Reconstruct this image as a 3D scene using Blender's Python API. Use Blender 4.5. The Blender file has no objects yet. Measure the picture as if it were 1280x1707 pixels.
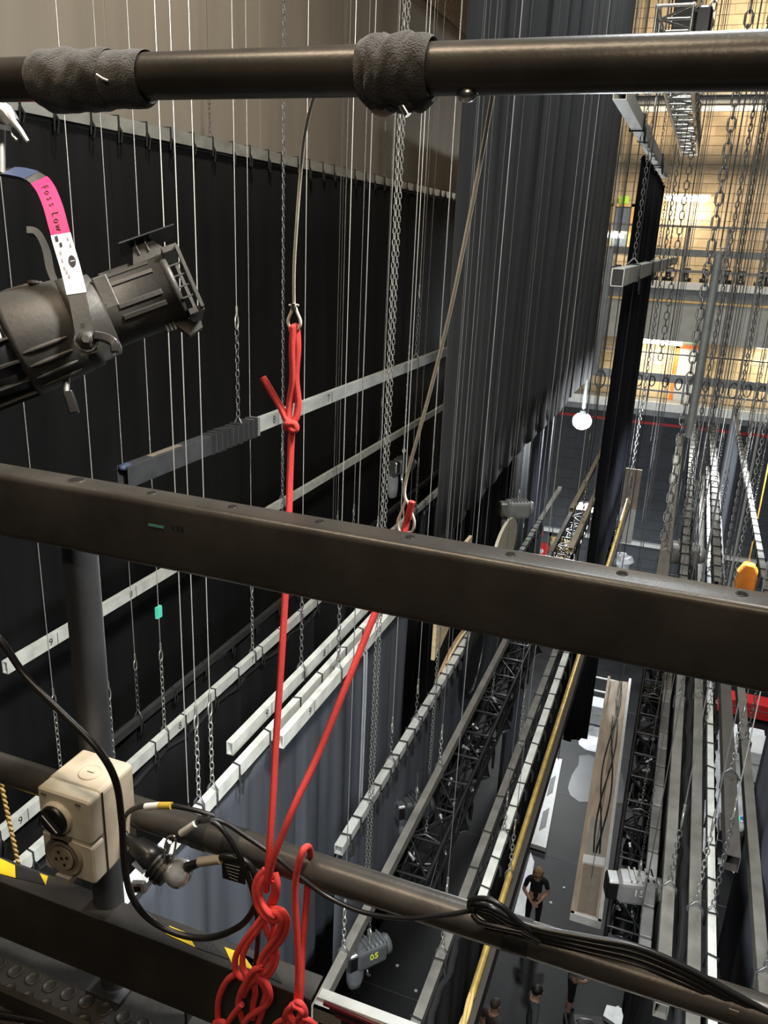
import bpy, bmesh, math, random
import numpy as np
from mathutils import Vector, Matrix
random.seed(7); rng = np.random.RandomState(5)
SC = bpy.context.scene
COL = SC.collection
# ------------------------------------------------------------------ camera
ZC = 13.8                                     # eye height above the stage floor (metres)
YAW, PIT, ROL, FPX = -.3474, -.3281, -.0450, 1351.
_f = np.array([math.sin(YAW)*math.cos(PIT), math.cos(YAW)*math.cos(PIT), math.sin(PIT)])
_r = np.array([math.cos(YAW), -math.sin(YAW), 0.]); _d = np.cross(_f, _r)
_c, _s = math.cos(ROL), math.sin(ROL)
_r2 = _c*_r+_s*_d; _d2 = -_s*_r+_c*_d
EYE = np.array([0, 0, ZC])
cam = bpy.data.cameras.new('camera'); co = bpy.data.objects.new('camera', cam); COL.objects.link(co)
cam.sensor_fit = 'HORIZONTAL'; cam.sensor_width = 36; cam.lens = FPX*36/1280; cam.clip_start = .05; cam.clip_end = 200
co.matrix_world = Matrix(((_r2[0], -_d2[0], -_f[0], 0), (_r2[1], -_d2[1], -_f[1], 0), (_r2[2], -_d2[2], -_f[2], ZC), (0, 0, 0, 1)))
SC.camera = co
# ------------------------------------------------------------------ world, lights, exposure
vs = SC.view_settings; vs.view_transform = 'Standard'; vs.look = 'None'; vs.gamma = 1; vs.use_curve_mapping = False
vs.exposure = 0.35
w = bpy.data.worlds.new('world'); SC.world = w; w.use_nodes = True
w.node_tree.nodes['Background'].inputs[0].default_value = (.60, .66, .75, 1); w.node_tree.nodes['Background'].inputs[1].default_value = .035

def area(name, loc, target, power, size, color=(1, 1, 1), sy=None, spread=180):
    l = bpy.data.lights.new(name, 'AREA'); l.energy = power; l.size = size; l.color = color; l.spread = math.radians(spread)
    if sy: l.shape = 'RECTANGLE'; l.size_y = sy
    o = bpy.data.objects.new(name, l); COL.objects.link(o); o.location = loc
    o.rotation_euler = (Vector(target)-Vector(loc)).to_track_quat('-Z', 'Y').to_euler(); return o
def spot(name, loc, target, power, angle, color=(1, 1, 1), rad=.15, blend=.5):
    l = bpy.data.lights.new(name, 'SPOT'); l.energy = power; l.spot_size = math.radians(angle); l.color = color; l.shadow_soft_size = rad; l.spot_blend = blend
    o = bpy.data.objects.new(name, l); COL.objects.link(o); o.location = loc
    o.rotation_euler = (Vector(target)-Vector(loc)).to_track_quat('-Z', 'Y').to_euler(); return o
def point(name, loc, power, color=(1, 1, 1), rad=.1):
    l = bpy.data.lights.new(name, 'POINT'); l.energy = power; l.color = color; l.shadow_soft_size = rad
    o = bpy.data.objects.new(name, l); COL.objects.link(o); o.location = loc; return o
WARM = (1, .80, .58); COOL = (.90, .96, 1.0); NEUT = (1, .97, .90)
# working lights of the fly tower (under the grid) and of the near gallery, with added fill lights among them
area('grid_work_light', (-.5, 9, ZC+8.5), (-.6, 9, 0), 380, 1.6, COOL)
area('grid_work_light', (.2, 17, ZC+8.5), (-.5, 17, 0), 480, 1.6, COOL)
area('far_wall_fill', (.5, 25.5, ZC+8.5), (.2, 31, ZC+2.5), 480, 1.5, (1, .82, .58), spread=120)  # added light out of view, brightens the upper far wall
area('gallery_flood', (.5, 1.35, ZC+2.0), (-3.4, 6.5, ZC-3.0), 210, .5, NEUT, spread=120)
area('drape_fill_light', (-.55, 1.25, ZC-1.75), (-.45, 5.0, ZC-7.5), 120, .5, COOL, spread=150)  # added unseen light below the gallery, brightening drapes on both sides
area('gallery_lamp_and_fill', (-.75, .45, ZC+1.8), (-.62, .9, ZC-.3), 26, 1.5, WARM, .10)
area('gallery_lamp_and_fill', (.2, -1.3, ZC+1.7), (-.4, .9, ZC-1.0), 14, .6, WARM, .12)  # added unseen fill behind the rails for the ropes and pipe
area('cloth_wash', (-2.6, 5.0, ZC+6.5), (-5.6, 10, ZC+2.2), 150, .6, (1, .86, .68), spread=120)
area('stage_work_light', (1.6, 14, ZC-2.2), (-.6, 13, 0), 330, .8, COOL, spread=130)

# ------------------------------------------------------------------ helpers
def ray(x, y): return (x-640)/FPX*_r2+(y-853.5)/FPX*_d2+_f
def P(x, y, X=None, Y=None, z=None, D=None):
    """point of the place on the sight line of a picture point, at a known world X, world Y, height relative to the eye, or depth"""
    v = ray(x, y)
    t = X/v[0] if X is not None else Y/v[1] if Y is not None else z/v[2] if z is not None else D
    return EYE+t*v
def A(*a): return np.array(a, float)
def nrm(v): v = np.asarray(v, float); return v/(np.linalg.norm(v)+1e-12)
def frame_of(t):
    t = nrm(t); u = np.cross(t, [0, 0, 1.]) if abs(t[2]) < .95 else np.cross(t, [1., 0, 0]); u = nrm(u); return u, np.cross(u, t)

MATS = {}
def mat(name, col=(.5, .5, .5), rough=.6, metal=0, var=.12, scale=8, bump=0, bscale=60, emit=None, es=1, trans=0, stretch=None, spec=.5, wave=None, sheen=0):
    if name in MATS: return MATS[name]
    m = bpy.data.materials.new(name); m.use_nodes = True; nt = m.node_tree; b = nt.nodes['Principled BSDF']
    b.inputs['Base Color'].default_value = (*col, 1); b.inputs['Roughness'].default_value = rough; b.inputs['Metallic'].default_value = metal
    b.inputs['Specular IOR Level'].default_value = spec
    if sheen: b.inputs['Sheen Weight'].default_value = sheen
    if trans: b.inputs['Transmission Weight'].default_value = trans; b.inputs['IOR'].default_value = 1.3
    tc = nt.nodes.new('ShaderNodeTexCoord'); mp = nt.nodes.new('ShaderNodeMapping'); nt.links.new(tc.outputs['Object'], mp.inputs[0])
    if stretch: mp.inputs['Scale'].default_value = stretch
    if var:
        n = nt.nodes.new('ShaderNodeTexNoise'); n.inputs['Scale'].default_value = scale; n.inputs['Detail'].default_value = 5; nt.links.new(mp.outputs[0], n.inputs['Vector'])
        r = nt.nodes.new('ShaderNodeValToRGB'); nt.links.new(n.outputs['Fac'], r.inputs[0])
        r.color_ramp.elements[0].position = .3; r.color_ramp.elements[1].position = .72
        r.color_ramp.elements[0].color = (*[max(0, c*(1-var)) for c in col], 1); r.color_ramp.elements[1].color = (*[min(1, c*(1+var)) for c in col], 1)
        nt.links.new(r.outputs[0], b.inputs['Base Color'])
    if bump:
        n2 = nt.nodes.new('ShaderNodeTexNoise'); n2.inputs['Scale'].default_value = bscale; n2.inputs['Detail'].default_value = 3; nt.links.new(mp.outputs[0], n2.inputs['Vector'])
        src = n2.outputs['Fac']
        if wave:
            wv = nt.nodes.new('ShaderNodeTexWave'); wv.inputs['Scale'].default_value = wave; wv.inputs['Distortion'].default_value = 1; wv.bands_direction = 'DIAGONAL'
            nt.links.new(mp.outputs[0], wv.inputs['Vector']); src = wv.outputs['Fac']
        bp = nt.nodes.new('ShaderNodeBump'); bp.inputs['Strength'].default_value = bump; bp.inputs['Distance'].default_value = .004
        nt.links.new(src, bp.inputs['Height']); nt.links.new(bp.outputs[0], b.inputs['Normal'])
    if emit:
        b.inputs['Emission Color'].default_value = (*emit, 1); b.inputs['Emission Strength'].default_value = es
    MATS[name] = m; return m

class MB:
    """collects shapes in world coordinates; build() links them as ONE mesh object"""
    def __init__(s): s.v = []; s.f = []; s.mi = []; s.sm = []; s.cur = 0; s.smooth = True
    def add(s, vs, fs, smooth=None):
        n = len(s.v); s.v += [tuple(map(float, p)) for p in vs]
        sm = s.smooth if smooth is None else smooth
        for f in fs: s.f.append([i+n for i in f]); s.mi.append(s.cur); s.sm.append(sm)
        return s
    def box(s, a, b):
        (x0, y0, z0), (x1, y1, z1) = np.minimum(a, b), np.maximum(a, b)
        return s.add([(x0, y0, z0), (x1, y0, z0), (x1, y1, z0), (x0, y1, z0), (x0, y0, z1), (x1, y0, z1), (x1, y1, z1), (x0, y1, z1)],
                     [(0, 3, 2, 1), (4, 5, 6, 7), (0, 1, 5, 4), (1, 2, 6, 5), (2, 3, 7, 6), (3, 0, 4, 7)], False)
    def obox(s, c, ax, ay, az):
        c, ax, ay, az = map(np.asarray, (c, ax, ay, az)); v = [c+i*ax+j*ay+k*az for k in (-1, 1) for j in (-1, 1) for i in (-1, 1)]
        return s.add(v, [(0, 2, 3, 1), (4, 5, 7, 6), (0, 1, 5, 4), (1, 3, 7, 5), (3, 2, 6, 7), (2, 0, 4, 6)], False)
    def rbox(s, c, ax, ay, az, r):
        """box with its four edges along az rounded and small end chamfers"""
        c, ax, ay, az = map(lambda q: np.asarray(q, float), (c, ax, ay, az)); la, lb, lc = map(np.linalg.norm, (ax, ay, az)); ua, ub, uc = ax/la, ay/lb, az/lc
        def loop(k, ins):
            o = []
            for (sx, sy, a0) in ((1, 1, 0), (-1, 1, 90), (-1, -1, 180), (1, -1, 270)):
                for q in range(4):
                    a = math.radians(a0+30*q); o.append(c+ua*(sx*(la-r)+(r-ins)*math.cos(a))+ub*(sy*(lb-r)+(r-ins)*math.sin(a))+uc*k)
            return o
        L = [loop(-lc, r*.5), loop(-lc+r*.5, 0), loop(lc-r*.5, 0), loop(lc, r*.5)]; n = 16; v = sum(L, []); f = []
        for k in range(3):
            for i in range(n): f.append((k*n+i, k*n+(i+1) % n, (k+1)*n+(i+1) % n, (k+1)*n+i))
        f.append(tuple(range(n-1, -1, -1))); f.append(tuple(3*n+i for i in range(n)))
        return s.add(v, f, False)
    def tube(s, pts, r, seg=8, closed=False, caps=True, flat=1.0):
        pts = [np.asarray(p, float) for p in pts]; n = len(pts); R = r if hasattr(r, '__len__') else [r]*n; vs = []; fs = []; u = None
        for i, p in enumerate(pts):
            t = (pts[(i+1) % n]-pts[i-1]) if closed else pts[min(i+1, n-1)]-pts[max(i-1, 0)]
            t = nrm(t)
            if u is None: u, b = frame_of(t)
            else:
                u = u-t*np.dot(u, t); u = nrm(u); b = np.cross(u, t)
            for k in range(seg):
                a = 2*math.pi*k/seg; vs.append(p+R[i]*(u*math.cos(a)+b*flat*math.sin(a)))
        m = n if closed else n-1
        for i in range(m):
            j = (i+1) % n
            for k in range(seg): fs.append((i*seg+k, i*seg+(k+1) % seg, j*seg+(k+1) % seg, j*seg+k))
        s.add(vs, fs, True)
        if caps and not closed: s.add(vs[:seg], [tuple(range(seg-1, -1, -1))], False); s.add(vs[-seg:], [tuple(range(seg))], False)
        return s
    def cyl(s, a, b, r, seg=12, r2=None): return s.tube([a, b], [r, r if r2 is None else r2], seg)
    def lathe(s, prof, o, ax, seg=20, u=None):
        """prof: (distance along ax, radius)"""
        ax = nrm(ax); o = np.asarray(o, float)
        u, b = frame_of(ax)
        vs = []; fs = []
        for (h, r) in prof:
            for k in range(seg): a = 2*math.pi*k/seg; vs.append(o+ax*h+r*(u*math.cos(a)+b*math.sin(a)))
        for i in range(len(prof)-1):
            for k in range(seg): fs.append((i*seg+k, i*seg+(k+1) % seg, (i+1)*seg+(k+1) % seg, (i+1)*seg+k))
        s.add(vs, fs, True)
        s.add(vs[:seg], [tuple(range(seg-1, -1, -1))], False); s.add(vs[-seg:], [tuple(range(seg))], False)
        return s
    def prism(s, poly, ext):
        poly = [np.asarray(p, float) for p in poly]; n = len(poly); e = np.asarray(ext, float)
        return s.add(poly+[p+e for p in poly], [tuple(range(n-1, -1, -1)), tuple(range(n, 2*n))]+[(i, (i+1) % n, n+(i+1) % n, n+i) for i in range(n)], False)
    def ell(s, c, rx, ry, rz, seg=12, rings=8):
        vs = []; fs = []
        for i in range(rings+1):
            th = math.pi*i/rings
            for k in range(seg):
                a = 2*math.pi*k/seg; vs.append((c[0]+rx*math.sin(th)*math.cos(a), c[1]+ry*math.sin(th)*math.sin(a), c[2]+rz*math.cos(th)))
        for i in range(rings):
            for k in range(seg): fs.append((i*seg+k, (i+1)*seg+k, (i+1)*seg+(k+1) % seg, i*seg+(k+1) % seg))
        return s.add(vs, fs, True)
    def chain(s, a, b, pitch=.045, w=.017, r=.0045, seg=4):
        a, b = np.asarray(a, float), np.asarray(b, float); L = np.linalg.norm(b-a); n = max(2, int(round(L/pitch))); t = (b-a)/L; u, v = frame_of(t); h = L/n*.5+r*1.1
        for i in range(n):
            c = a+t*(L/n)*(i+.5); q = u if i % 2 else v; pts = []
            for k in range(8):
                an = 2*math.pi*(k+.5)/8; pts.append(c+t*math.copysign(abs(math.sin(an))**.6, math.sin(an))*h+q*w*math.copysign(abs(math.cos(an))**.8, math.cos(an))*1.05)
            s.tube(pts, r, seg, closed=True)
        return s
    def xf(s, M): s.v = [tuple(M @ Vector(p)) for p in s.v]; return s
    def build(s, name, m, parent=None, label=None, cat=None, group=None, kind=None, origin=None):
        me = bpy.data.meshes.new(name); V_ = np.array(s.v)
        if parent is not None: org = WORLD_ORG[parent.name]
        elif origin is not None: org = np.asarray(origin, float)
        else: org = np.array([(V_[:, 0].min()+V_[:, 0].max())/2, (V_[:, 1].min()+V_[:, 1].max())/2, V_[:, 2].min()])
        me.from_pydata((V_-org).tolist(), [], s.f)
        for mm in (m if isinstance(m, (list, tuple)) else [m]): me.materials.append(mm)
        me.polygons.foreach_set('material_index', s.mi); me.polygons.foreach_set('use_smooth', s.sm); me.update()
        o = bpy.data.objects.new(name, me); COL.objects.link(o)
        if parent is not None: o.parent = parent
        else: o.location = org
        WORLD_ORG[o.name] = org
        tag(o, label, cat, group, kind); return o
WORLD_ORG = {}
def tag(o, label=None, cat=None, group=None, kind=None):
    if label: o['label'] = label
    if cat: o['category'] = cat
    if group: o['group'] = group
    if kind: o['kind'] = kind
    return o
def thing(name, label, cat, loc, group=None):
    o = bpy.data.objects.new(name, None); COL.objects.link(o); o.location = loc; o.empty_display_size = .1; WORLD_ORG[o.name] = np.asarray(loc, float)
    return tag(o, label, cat, group)
def inst(src_mesh, name, loc, parent, rot=(0, 0, 0), scl=(1, 1, 1)):
    o = bpy.data.objects.new(name, src_mesh); COL.objects.link(o); o.parent = parent
    o.location = np.asarray(loc, float)-(WORLD_ORG[parent.name] if parent else 0); o.rotation_euler = rot; o.scale = scl; return o
def copy_tree(o, parent=None):
    c = o.copy(); COL.objects.link(c); c.parent = parent
    for k, v in list(WORLD_ORG.items()):
        if k == o.name: WORLD_ORG[c.name] = v
    for ch in list(o.children): copy_tree(ch, c)
    return c
def bevel(o, w=.003, seg=2):
    m = o.modifiers.new('bevel', 'BEVEL'); m.width = w; m.segments = seg; m.limit_method = 'ANGLE'; return o
def solid(o, t=.006):
    m = o.modifiers.new('solid', 'SOLIDIFY'); m.thickness = t; return o
def smooth_path(pts, n=8, closed=False):
    pts = [np.asarray(p, float) for p in pts]; N = len(pts); out = []
    for i in range(N if closed else N-1):
        g = (lambda k: pts[k % N]) if closed else (lambda k: pts[max(0, min(N-1, k))])
        p0, p1, p2, p3 = g(i-1), g(i), g(i+1), g(i+2)
        for k in range(n):
            t = k/n; out.append(.5*((2*p1)+(-p0+p2)*t+(2*p0-5*p1+4*p2-p3)*t*t+(-p0+3*p1-3*p2+p3)*t**3))
    if not closed: out.append(pts[-1])
    return out
def text_mesh(txt, size, right, up, pos, m, name, parent, depth=.0006, align='CENTER'):
    cu = bpy.data.curves.new('t', 'FONT'); cu.body = txt; cu.size = size; cu.extrude = depth; cu.align_x = align; cu.align_y = 'CENTER'; cu.resolution_u = 3
    o = bpy.data.objects.new('t', cu); me = bpy.data.meshes.new_from_object(o)
    bpy.data.objects.remove(o); r, u = nrm(right), nrm(up); n = np.cross(r, u)
    M = Matrix(((r[0], u[0], n[0], pos[0]), (r[1], u[1], n[1], pos[1]), (r[2], u[2], n[2], pos[2]), (0, 0, 0, 1)))
    org = WORLD_ORG[parent.name] if parent else A(0, 0, 0)
    me.transform(Matrix.Translation(-Vector(org)) @ M); me.materials.clear(); me.materials.append(m)
    t = bpy.data.objects.new(name, me); COL.objects.link(t); t.parent = parent; return t
ORD = ['nearest', 'second', 'third', 'fourth', 'fifth', 'sixth', 'seventh', 'eighth', 'ninth', 'tenth', 'eleventh', 'twelfth', 'thirteenth', 'fourteenth']

# ------------------------------------------------------------------ materials
M_RAIL = mat('rail_paint', (.072, .066, .058), .33, .35, .25, 14, .06, 160)
M_POST = mat('post_paint', (.075, .078, .085), .5, .2, .2, 12, .08, 120)
M_TOE = mat('toe_paint', (.045, .041, .036), .5, .2, .3, 9, .1, 90)
M_RUB = mat('rubber_floor', (.030, .028, .025), .55, 0, .5, 11, .2, 70)
M_BLK = mat('black_plastic', (.012, .012, .013), .35, 0, .2)
M_CAB = mat('black_cable', (.014, .014, .015), .32, 0, .2)
M_TAPE = mat('black_tape', (.013, .013, .013), .55, 0, .3, 30, .2, 200)
M_SLEEVE = mat('black_cloth_sleeve', (.055, .053, .050), .95, 0, .35, 60, .8, 500, sheen=.3)
M_LANT = mat('lantern_paint', (.060, .057, .052), .48, .3, .3, 10, .12, 120)
M_SIL = mat('bright_metal', (.62, .62, .60), .28, 1, .15)
M_STEEL = mat('galvanised_steel', (.50, .50, .48), .45, .8, .25, 30)
M_WIRE = mat('steel_wire', (.48, .475, .44), .4, .55, .15, 200)
M_WIRED = mat('dark_wire', (.12, .12, .12), .6, .2, .2)
M_CHAIN = mat('chain_steel', (.20, .20, .20), .42, .75, .3, 40)
M_CHAING = mat('zinc_chain', (.50, .50, .45), .38, .8, .2, 40)
M_ROPE = mat('red_rope', (.92, .075, .070), .7, 0, .12, 300, .35, 900, wave=420)
M_CREAM = mat('cream_plastic', (.60, .52, .40), .5, 0, .18, 18, .05, 60)
M_CREAM2 = mat('cream_plastic_cover', (.64, .585, .47), .48, 0, .15, 20)
M_CREAMD = mat('brown_plastic', (.20, .165, .12), .5, 0, .2)
M_WHITE = mat('white_label', (.78, .77, .74), .5, 0, .06)
M_PINK = mat('pink_tape', (.80, .02, .115), .6, 0, .08)
M_BLUET = mat('blue_tape', (.035, .050, .10), .6, 0, .2)
M_INK = mat('black_ink', (.01, .01, .012), .7, 0, 0)
M_YEL = mat('hazard_yellow', (.80, .55, .02), .5, 0, .15, 20)
M_ALU = mat('aluminium_angle', (.55, .54, .50), .38, .8, .15, 20)
M_CLEAR = mat('clear_plastic', (.80, .82, .84), .12, 0, 0, trans=.7)
M_BLACKDR = mat('black_drape', (.0105, .0108, .0115), .95, 0, .3, 3, .25, 300, stretch=(1, 1, .12), spec=.15)
M_LEG = mat('blue_black_drape', (.046, .046, .047), .92, 0, .25, 3, .25, 300, stretch=(1, 1, .1), spec=.2)
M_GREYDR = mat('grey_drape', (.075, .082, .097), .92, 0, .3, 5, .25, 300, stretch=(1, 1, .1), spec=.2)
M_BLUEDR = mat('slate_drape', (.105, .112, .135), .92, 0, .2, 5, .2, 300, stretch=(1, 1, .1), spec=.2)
M_BEIGE = mat('beige_canvas', (.36, .325, .275), .95, 0, .12, 2.0, .2, 300, stretch=(1, 1, .15))
M_BATT = mat('batten_grey', (.46, .47, .44), .5, .25, .25, 7, stretch=(1, .5, 1))
M_BATTD = mat('batten_dark', (.18, .172, .15), .5, .3, .25, 7)
M_BATTW = mat('batten_white', (.66, .67, .62), .5, .1, .18, 9)
M_GOLD = mat('gold_pipe', (.60, .42, .12), .4, .5, .25, 12)
M_TIE = mat('black_tie', (.010, .010, .011), .8, 0, .2)
M_FLOOR = mat('stage_floor', (.0062, .0064, .0070), .5, 0, .6, 1.3, .15, 40, spec=.25)
M_BLOCK = mat('beige_block', (.50, .40, .27), .85, 0, .12, 4, .3, 60)
M_MORT = mat('mortar', (.36, .29, .20), .9, 0, .15)
M_GBLOCK = mat('charcoal_block', (.075, .082, .092), .8, 0, .15, 4, .3, 60)
M_GMORT = mat('charcoal_joint', (.11, .115, .125), .9, 0, .1)
M_BRICK = mat('brown_brick', (.30, .22, .15), .85, 0, .3, 6, .3, 60)
M_CONC = mat('concrete', (.36, .36, .33), .8, 0, .15, 3, .2, 40)
M_GSTEEL = mat('grey_steelwork', (.17, .175, .175), .5, .2, .2)
M_WHITEP = mat('white_paint', (.72, .72, .69), .5, 0, .1)
M_ORANGE = mat('orange_paint', (.70, .17, .025), .5, 0, .12)
M_TRUSSB = mat('black_truss', (.030, .030, .032), .35, .4, .2)
M_TRUSSS = mat('silver_truss', (.62, .61, .57), .28, .9, .15)
M_PLY = mat('plywood', (.62, .48, .28), .55, 0, .16, 3, stretch=(1, 1, 6))
M_PLYD = mat('stained_plywood', (.30, .18, .10), .55, 0, .25, 3, stretch=(1, 1, 6))
M_TAN = mat('bare_timber', (.44, .34, .25), .5, 0, .28, 3, stretch=(3, .6, 1))
M_FIX = mat('fixture_black', (.018, .018, .020), .3, .2, .2)
M_GLASSL = mat('lens_glass', (.25, .28, .32), .08, .3, 0)
M_SKIN = mat('skin', (.60, .33, .24), .55, 0, .06)
M_EXITG = mat('exit_green', (.02, .45, .16), .4, 0, 0, emit=(.02, .55, .20), es=1.2)
M_LAMPW = mat('lamp_white', (1, 1, 1), .4, 0, 0, emit=(1, .99, .96), es=40)
M_TUBE = mat('tube_warm', (1, 1, 1), .4, 0, 0, emit=(1, .90, .66), es=14)
M_RED = mat('red_paint', (.62, .03, .03), .4, 0, .1)
M_YDOOR = mat('yellow_timber', (.72, .48, .17), .5, 0, .1)
M_TEAL = mat('teal_tape', (.10, .62, .45), .5, 0, .1)
M_NEON = mat('yellow_tag', (.62, .70, .05), .5, 0, .05)
M_SLING = mat('pale_sling_wire', (.93, .90, .80), .5, 0, .12, 200)
M_ROPEY = mat('yellow_rope', (.66, .46, .16), .8, 0, .25, 200, .6, 500)
M_PALE = mat('pale_set_piece', (.68, .67, .60), .5, 0, .1)

# ================================================================== THE SETTING
YW, YG = 31.0, 28.5                              # far wall, front of the far galleries
def zat(x, y, Y): return P(x, y, Y=Y)[2]
def xat(x, y, Y): return P(x, y, Y=Y)[0]
fl = MB(); fl.smooth = False; fl.add([(-14, 1.2, 0), (9, 1.2, 0), (9, YW, 0), (-14, YW, 0), (-14, 1.2, -.2), (9, 1.2, -.2), (9, YW, -.2), (-14, YW, -.2)], [(0, 1, 2, 3), (7, 6, 5, 4), (0, 4, 5, 1), (1, 5, 6, 2), (2, 6, 7, 3), (3, 7, 4, 0)])
stage = fl.build('floor', M_FLOOR, kind='structure', label='black painted stage floor far below')
# pale patches and joints of the boards on the stage floor
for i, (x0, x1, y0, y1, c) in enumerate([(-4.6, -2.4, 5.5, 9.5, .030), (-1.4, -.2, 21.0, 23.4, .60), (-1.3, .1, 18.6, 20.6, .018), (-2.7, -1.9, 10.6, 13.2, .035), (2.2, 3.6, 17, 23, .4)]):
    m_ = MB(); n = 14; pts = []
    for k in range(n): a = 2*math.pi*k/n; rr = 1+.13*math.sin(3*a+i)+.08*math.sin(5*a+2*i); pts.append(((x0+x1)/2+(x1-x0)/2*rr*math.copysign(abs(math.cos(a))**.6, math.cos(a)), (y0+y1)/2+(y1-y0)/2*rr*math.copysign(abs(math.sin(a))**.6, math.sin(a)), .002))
    m_.prism(pts, (0, 0, .004)); m_.build('pale_floor_patch', mat('floor_patch%d' % i, (c, c*1.01, c*1.04), .4, 0, .35, 2.5), stage)
for k in range(9):
    m_ = MB(); m_.box((-7, 4+2.44*k, .001), (6, 4.012+2.44*k, .004)); m_.build('floor_joint', mat('joint', (.09, .09, .09), .6), stage)

# far wall: charcoal blockwork below the lower gallery, beige blockwork above
zlow = zat(1150, 690, YG)
wf = MB(); wf.box((-14, YW, 0), (9, YW+.3, zlow)); wall_low = wf.build('wall_far_lower', M_GMORT, kind='structure', label='charcoal blockwork wall at the far side of the stage')
wf = MB(); wf.box((-14, YW, zlow), (9, YW+.3, 26)); wall_up = wf.build('wall_far_upper', M_MORT, kind='structure', label='beige blockwork wall behind the far galleries')
def block_mesh(w_, h_, m):
    b = MB(); b.box((-w_/2, -.03, -h_/2), (w_/2, 0, h_/2)); o = b.build('block_source', m, origin=(0, 0, 0)); me = o.data; bpy.data.objects.remove(o); return me
me = block_mesh(.885, .385, M_GBLOCK)
r_ = 0
for r in range(int(zlow/.4)):
    z = .2+.4*r
    for k in range(-6, 6):
        x = k*.9+(.45 if r % 2 else 0)
        if -5.2 < x < 4.2 and z > 1.2: inst(me, 'block', (x, YW, z), wall_low)
me = block_mesh(.575, .275, M_BLOCK); me2 = block_mesh(.575, .275, mat('beige_block_b', (.44, .345, .23), .85, 0, .12, 4, .3, 60))
extra = MB()
for r in range(int((25.5-zlow)/.29)):
    z = zlow+.16+.29*r
    for k in range(-9, 9):
        x = k*.59+(.295 if r % 2 else 0)
        vis = -3.4 < x < 2.6 and (zlow < z < zlow+3.0 or ZC-.1 < z < ZC+5.4)
        if vis: inst(me if (r*7+k*3) % 5 else me2, 'block', (x, YW, z), wall_up)
        else: extra.box((x-.287, YW-.03, z-.137), (x+.287, YW, z+.137))
extra.build('block_field', M_BLOCK, wall_up, kind='stuff')
# left brick wall behind the cloths, near wall behind the gallery, right wall
wl = MB(); wl.box((-9.3, -3, 0), (-9, YW, 26)); wall_left = wl.build('wall_left', M_MORT, kind='structure', label='brown brick wall behind the beige cloth')
me = block_mesh(.02, .085, M_BRICK)
bm_ = MB(); bm_.box((0, -.175, -.04), (.025, .175, .04)); o_ = bm_.build('b', M_BRICK, origin=(0, 0, 0)); bme = o_.data; bpy.data.objects.remove(o_)
rest = MB(); nb = 0
for r in range(78):
    z = ZC+3.8+.1*r
    for k in range(24, 78):
        y = k*.39+(.195 if r % 2 else 0)
        v = np.array([-9, y, z])-EYE; dz = v@_f; px, py = 640+FPX*(v@_r2)/dz, 853.5+FPX*(v@_d2)/dz
        if 700 < px < 800 and -5 < py < 110 and nb < 300: inst(bme, 'brick', (-9, y, z), wall_left); nb += 1
        elif r % 1 == 0 and 500 < px < 900 and py < 200: rest.box((-9, y-.175, z-.04), (-8.975, y+.175, z+.04))
rest.build('brick_field', M_BRICK, wall_left, kind='stuff')
wr = MB(); wr.box((9, -3, 0), (9.3, YW, 26)); wr.build('wall_right', M_GBLOCK, kind='structure', label='dark blockwork wall at the right of the stage')
wn = MB(); wn.box((-9, -3.3, 0), (9, -3, 26)); wn.build('wall_near', M_GBLOCK, kind='structure', label='dark wall behind the near gallery')
cl = MB(); cl.box((-9.3, -3.3, 26), (9.3, YW+.3, 26.3)); cl.build('ceiling', mat('grid_dark', (.05, .05, .05), .9), kind='structure', label='dark roof above the fly tower')

# far galleries ------------------------------------------------------------
zu_top = zat(1200, 474, YG); zu_e = zat(1200, 486, YG); zc_top = zat(1200, 507, YG); zc_bot = zat(1200, 575, YG)
g = thing('upper_gallery', 'concrete fronted upper gallery with white edge on the far wall', 'gallery', (0, YG, zc_bot))
m_ = MB(); m_.box((-9, YG, zc_bot), (8, YG+.25, zc_top)); m_.build('concrete_beam', M_CONC, g)
m_ = MB(); m_.box((-9, YG, zc_top), (8, YW, zu_e)); m_.build('deck', M_GSTEEL, g)
m_ = MB(); m_.box((-9, YG-.06, zu_e), (8, YG+.02, zu_top)); m_.build('white_edge', M_WHITEP, g)
m_ = MB(); m_.box((-9, YG-.03, zc_top-.03), (8, YG, zc_top+.03)); m_.build('conduit', M_YDOOR, g)
for (y0, y1, nm) in ((416, 428, 'handrail'), (376, 380, 'top_wire'), (450, 455, 'mid_rail')):
    a, b = zat(1150, y0, YG), zat(1150, y1, YG); m_ = MB(); m_.box((-9, YG-.05, b), (8, YG+.03, a)); m_.build(nm, M_GSTEEL, g)
for k in range(8):
    x = -4.2+1.2*k; m_ = MB(); m_.box((x-.04, YG, zu_top), (x+.04, YG+.06, zat(1150, 376, YG))); m_.build('stanchion', M_GSTEEL, g)
for k in range(10):      # clutter on the deck
    x = -2.6+.55*k+random.uniform(-.1, .1); s_ = random.uniform(.12, .28)
    m_ = MB(); zb = zu_top
    m_.lathe([(0, s_), (.12, s_), (.12, s_*.5), (.34, s_*.45), (.36, s_*.7), (.42, s_*.7)], (x, YG+.6, zb), (0, 0, 1), 10)
    m_.build('winch_drum', M_FIX, None, 'dark winch drum, number %s from the left along the upper gallery' % ['one', 'two', 'three', 'four', 'five', 'six', 'seven', 'eight', 'nine', 'ten'][k], 'winch', 'winch drums on the upper gallery')
zl_top = zat(1150, 676, YG); zl_bot = zat(1150, 690, YG)
g = thing('lower_gallery', 'lower far gallery with white edge beam and grey handrail', 'gallery', (0, YG, zl_bot-.2))
m_ = MB(); m_.box((-9, YG, zl_bot-.2), (8, YW, zl_bot)); m_.build('deck', M_GSTEEL, g)
m_ = MB(); m_.box((-9, YG-.06, zl_bot), (8, YG, zl_top)); m_.build('white_edge', M_WHITEP, g)
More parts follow.
